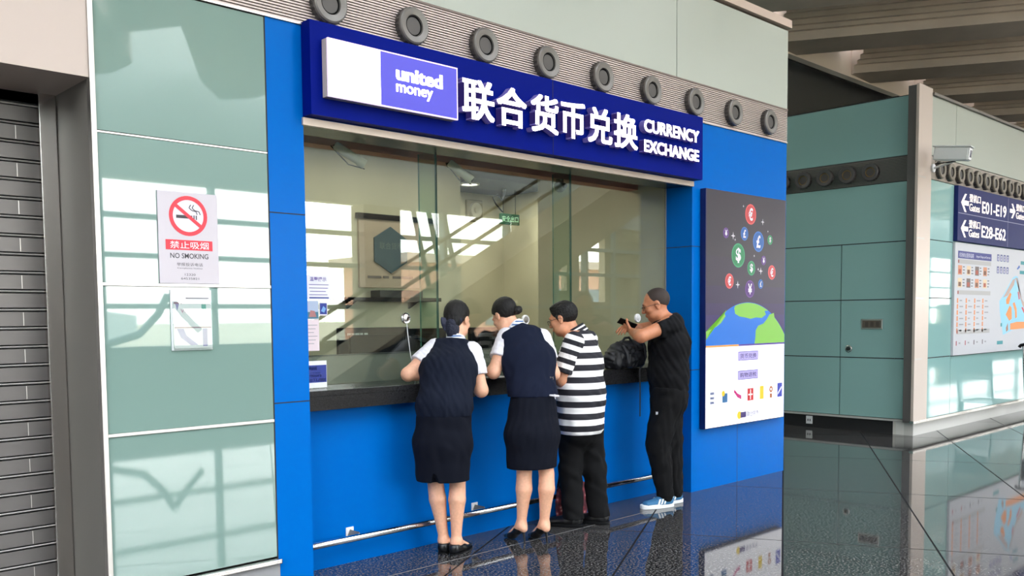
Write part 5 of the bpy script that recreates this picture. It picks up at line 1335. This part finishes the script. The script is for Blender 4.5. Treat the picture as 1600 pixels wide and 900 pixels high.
# ---- man in black with the phone
F4 = unit(V3(-.80, .60, 0)); S4 = unit(np.cross(F4, UPZ))
J = dict(ankL=V3(5.758, -.195, .09), kneL=V3(5.712, -.160, .500), hipL=V3(5.775, -.215, .905), ankR=V3(5.945, -.150, .09), kneR=V3(5.915, -.130, .500), hipR=V3(5.880, -.120, .905),
         pel=V3(5.838, -.172, .87), waist=V3(5.830, -.170, 1.040), chest=V3(5.838, -.172, 1.275), shl=V3(5.832, -.168, 1.415), neck=V3(5.800, -.142, 1.498), head=V3(5.757, -.105, 1.585),
         shL=V3(5.695, -.265, 1.425), elL=V3(5.440, -.205, 1.345), wrL=V3(5.575, -.020, 1.372), shR=V3(5.960, -.085, 1.425), elR=V3(5.800, .120, 1.385), wrR=V3(5.670, .085, 1.400))
G = (5.85, -.19, 0)
hF = V3(-.62, .72, -.30)
hp, at, fr = head_prims(J['head'], hF, UPZ, 1.0, True)
pr = torso_prims(J, S4, S4, [.165, .165, .185, .170], [.115, .125, .130, .10])
feet = dict(L=unit(V3(-.90, .36, 0)), R=unit(V3(-.92, .30, 0)))
for sd in 'LR':
    pr += leg_prims(J, sd, (.088, .060, .054, .036), -F4, feet[sd], .03); pr += arm_prims(J, sd, .058, .048, .032)
pr += hand_prims(J['wrL'], unit(V3(.12, .62, .20)), unit(V3(.55, -.1, .6)), 1, 1.0, .85) + hand_prims(J['wrR'], unit(V3(-.72, -.15, .1)), unit(V3(-.1, .2, -.9)), 1, 1.0, .8)
pr += [limb(J['shL'], J['shR'], .055, .055, .04), limb(J['neck'] - V3(0, 0, .07), J['neck'] * .4 + J['head'] * .6, .068, .060, .04)] + hp
m4 = tag(skin('person', grow(pr, .0055), SKIN_T, loc=G), 'man in black clothes and blue sneakers looking at his phone', 'person')
cap, _, _ = hair_cap(J['head'], hF, UPZ, 1.0, -.001, [((0, .052, .06), (0, .8, -.6)), ((0, 0, .012), (0, .55, -1))])
skin('hair', grow(cap, .0045), mat('cropped_hair', (50, 38, 33), .7, bump=(300, .3)), m4)
eyes_brows(m4, at, fr, 1.0); glasses(m4, at, 1.0, mat('glasses_black', (24, 24, 26), .3))
tee = torso_prims(J, S4, S4, [.185, .190, .208, .190], [.140, .150, .150, .118], .05)
tee += [limb(J['shL'] * .85 + J['shR'] * .15, J['shL'] * .15 + J['shR'] * .85, .070, .070, .05), limb(J['shl'], J['neck'] - V3(0, 0, .03), .09, .075, .05)]
for sd in 'LR':
    s, e = J['sh' + sd], J['el' + sd]; u = unit(e - s)
    tee.append(limb(s, e, .072, .068, .04, cut=[(s + (e - s) * .42, u)]))
nk = unit(J['head'] - J['neck'] + V3(0, 0, .06))
skin('t_shirt', grow(tee, .0055, [(V3(0, 0, .905), (0, 0, -1)), (J['neck'] - nk * .012, nk)], wrinkle(.0042, 19, 22, (1, 1, .7))), M_TEE, m4, relax=2)
tr_ = []
for sd in 'LR': tr_ += [limb(J['hip' + sd], J['kne' + sd], .122, .096, .04), limb(J['kne' + sd], J['ank' + sd], .096, .068, .03)]
tr_ += [limb(J['pel'] + V3(0, 0, .06), J['pel'] + V3(0, 0, -.04), .135, .14, .05, S=S4, wa=.17, wb=.175)]
tr4 = skin('trousers', grow(tr_, .0055, [(V3(0, 0, .085), (0, 0, -1)), (V3(0, 0, .945), (0, 0, 1))], wrinkle(.0048, 19, 23, (1, 1, .5))), M_TROUSER, m4, relax=2)
for sd in 'LR': skin('trouser_cuff', grow([limb(J['ank' + sd] + V3(0, 0, .02), J['ank' + sd] + V3(0, 0, -.005), .066, .062, .01)], .0055, (), wrinkle(.002, 60, 2)), M_TROUSER, m4)
M_SNEAK = mat('sneaker_blue', (50, 108, 150), .7, bump=(400, .2)); M_SNW = mat('sneaker_white', (230, 232, 234), .5)
for sd in 'LR':
    o, hl, f_, s_ = man_shoe(m4, J['ank' + sd], feet[sd], .285, M_SNEAK, M_SNW, .034, .092)
    mb = MB()
    for sg in (-1, 1):
        for k in range(3):                       # three slanted bars on the side of the shoe
            a_ = hl + f_ * (.105 + .026 * k) + s_ * sg * .0455; b_ = hl + f_ * (.088 + .026 * k) + s_ * sg * .040
            mb.add([a_ + V3(0, 0, .036) - f_ * .007, a_ + V3(0, 0, .036) + f_ * .007, b_ + V3(0, 0, .074) + f_ * .007, b_ + V3(0, 0, .074) - f_ * .007,
                    a_ + V3(0, 0, .036) - f_ * .007 + s_ * sg * .006, a_ + V3(0, 0, .036) + f_ * .007 + s_ * sg * .006, b_ + V3(0, 0, .074) + f_ * .007 + s_ * sg * .006, b_ + V3(0, 0, .074) - f_ * .007 + s_ * sg * .006],
                   [(0, 1, 2, 3), (4, 5, 6, 7), (0, 1, 5, 4), (1, 2, 6, 5), (2, 3, 7, 6), (3, 0, 4, 7)])
    mb.build('side_stripes', M_SNW, o)
    mb = MB()
    for k in range(4):
        c_ = hl + f_ * (.135 + .020 * k) + V3(0, 0, .083 - .007 * k); mb.tube([c_ - s_ * .026 - V3(0, 0, .006), c_, c_ + s_ * .026 - V3(0, 0, .006)], .004, 6)
    mb.build('laces', M_BLACK, o, smooth=True)
MB().box(5.6405, 5.6445, -.212, -.192, .738, .760).build('trouser_tag', M_SNW, m4)

# ---- what they carry and use
ph = thing('phone', 'dark phone in the raised hand of the man in black', 'phone', (5.605, .06, 1.43))
u1 = unit(V3(-.62, .45, .30)); u2 = unit(np.cross(u1, V3(.5, .3, .8))); u3 = np.cross(u1, u2); c_ = V3(5.596, .052, 1.440)
def slab(a, b, c0_, c1_):
    vs = [c_ + u1 * x + u2 * y + u3 * z for z in (c0_, c1_) for x, y in ((-a, -b), (a, -b), (a, b), (-a, b))]
    return MB().add(vs, [(0, 3, 2, 1), (4, 5, 6, 7), (0, 1, 5, 4), (1, 2, 6, 5), (2, 3, 7, 6), (3, 0, 4, 7)])
slab(.074, .036, -.004, .004).build('case', M_BLACK, ph, bevel=.003)
slab(.070, .032, -.0052, -.0042).build('screen', mat('phone_screen', (70, 80, 90), .1), ph)

bp_ = thing('backpack', 'black backpack resting on the counter in front of the man in black', 'backpack', (5.66, .13, 1.083))
M_PACK = mat('pack_nylon', (22, 23, 28), .55, bump=(250, .2)); M_PACK2 = mat('pack_webbing', (44, 46, 52), .6, bump=(400, .3))
sB = unit(V3(1, .05, 0)); body = [limb(V3(5.55, .135, 1.165), V3(5.80, .135, 1.172), .085, .088, .05, S=UPZ, wa=.083, wb=.095), limb(V3(5.60, .145, 1.225), V3(5.80, .14, 1.235), .07, .075, .05, S=UPZ, wa=.07, wb=.075), ell(V3(5.51, .13, 1.15), np.eye(3), (.08, .07, .065), .05)]
b1 = skin('pack_body', grow(body, .006, [(V3(0, 0, 1.0835), (0, 0, -1)), (V3(0, .255, 0), (0, 1, 0))], wrinkle(.006, 24, 41)), M_PACK, bp_, relax=2)
skin('front_pocket', grow([limb(V3(5.62, .058, 1.150), V3(5.76, .058, 1.155), .035, .04, .03, S=UPZ, wa=.060, wb=.066)], .006, [(V3(0, 0, 1.086), (0, 0, -1))], wrinkle(.004, 30, 42)), M_PACK, bp_)
skin('side_pocket', grow([limb(V3(5.495, .07, 1.13), V3(5.505, .07, 1.20), .04, .028, .03)], .006, [(V3(0, 0, 1.085), (0, 0, -1))], wrinkle(.003, 30, 43)), M_PACK, bp_)
MB().tube([(5.62, .13, 1.29), (5.65, .12, 1.325), (5.70, .12, 1.328), (5.74, .125, 1.30)], .010, 8).build('top_handle', M_PACK2, bp_, smooth=True)
mb = MB()
for p0 in ([(5.57, .075, 1.27), (5.575, .035, 1.21), (5.585, .03, 1.13)], [(5.80, .06, 1.29), (5.81, .045, 1.25), (5.80, .035, 1.18), (5.77, .035, 1.11)]):
    mb.tube(p0, .012, 8)
mb.build('shoulder_strap', M_PACK2, bp_, smooth=True)
MB().tube([(5.76, .05, 1.10), (5.735, .036, 1.09), (5.725, .032, 1.06), (5.728, .030, .98), (5.730, .030, .86), (5.728, .030, .70)], .0055, 6).build('hanging_strap', M_PACK2, bp_, smooth=True)
mb = MB().lathe((5.70, .070, 1.245), (0, -1, 0), [(0, .010), (.003, .009), (.004, .001)], 12); mb.build('badge', M_STEEL, bp_, smooth=True)

fb = thing('tote_bag', 'dark red patterned tote bag on the floor between the striped man\'s legs', 'bag', (4.88, .035, 0))
def floral():
    m = mat('floral_cloth', (110, 44, 54), .8); t = m.node_tree; b = t.nodes['Principled BSDF']; co = t.nodes.new('ShaderNodeTexCoord')
    vo = t.nodes.new('ShaderNodeTexVoronoi'); vo.inputs['Scale'].default_value = 22; cr = t.nodes.new('ShaderNodeValToRGB')
    for p, c in ((0.0, (206, 170, 160)), (.22, (150, 60, 70)), (.5, (96, 36, 48)), (.8, (60, 34, 40))):
        e = cr.color_ramp.elements.new(p) if p not in (0.0,) else cr.color_ramp.elements[0]; e.position = p; e.color = lin(c)
    t.links.new(co.outputs['Object'], vo.inputs['Vector']); t.links.new(vo.outputs['Distance'], cr.inputs[0]); t.links.new(cr.outputs[0], b.inputs['Base Color']); return m
skin('bag_body', grow([limb(V3(4.80, .046, .12), V3(5.08, .046, .12), .026, .026, .03, S=UPZ, wa=.115, wb=.115), limb(V3(4.81, .046, .22), V3(5.06, .046, .22), .020, .020, .03, S=UPZ, wa=.05, wb=.05)], .006, [(V3(0, 0, .002), (0, 0, -1))], wrinkle(.003, 26, 44)), floral(), fb)
mb = MB()
for y in (.035, .058): mb.tube([(4.80, y, .25), (4.82, y, .34), (4.88, y, .37), (4.95, y, .34), (4.97, y, .25)], .008, 8)
mb.build('handle', M_BLACK, fb, smooth=True)

st = thing('stapler', 'small red stapler on the counter between the two women', 'stapler', (4.0, .17, 1.0825))
box('base', 3.99, 4.07, .195, .225, 1.0825, 1.092, M_BLACK, st, bevel=.003)
MB().prism([(3.99, 1.092), (4.072, 1.092), (4.072, 1.106), (4.05, 1.118), (3.998, 1.120), (3.99, 1.110)], 0, .034, lambda a, b, d: (a, .193 + d, b)).build('arm', mat('stapler_red', (196, 40, 40), .35), st, bevel=.003)
tag(MB().prism([(3.80, .09), (3.99, .075), (4.0, .25), (3.81, .262)], 1.0825, 1.0835, lambda a, b, d: (a, b, d)).build('form', mat('form_paper', (214, 214, 214), .6)), 'paper form on the counter before the woman with the bow', 'paper')
tag(MB().prism([(4.24, .10), (4.42, .11), (4.41, .25), (4.23, .245)], 1.0825, 1.0835, lambda a, b, d: (a, b, d)).build('form', MATS['form_paper']), 'paper form on the counter before the woman with the bun', 'paper')
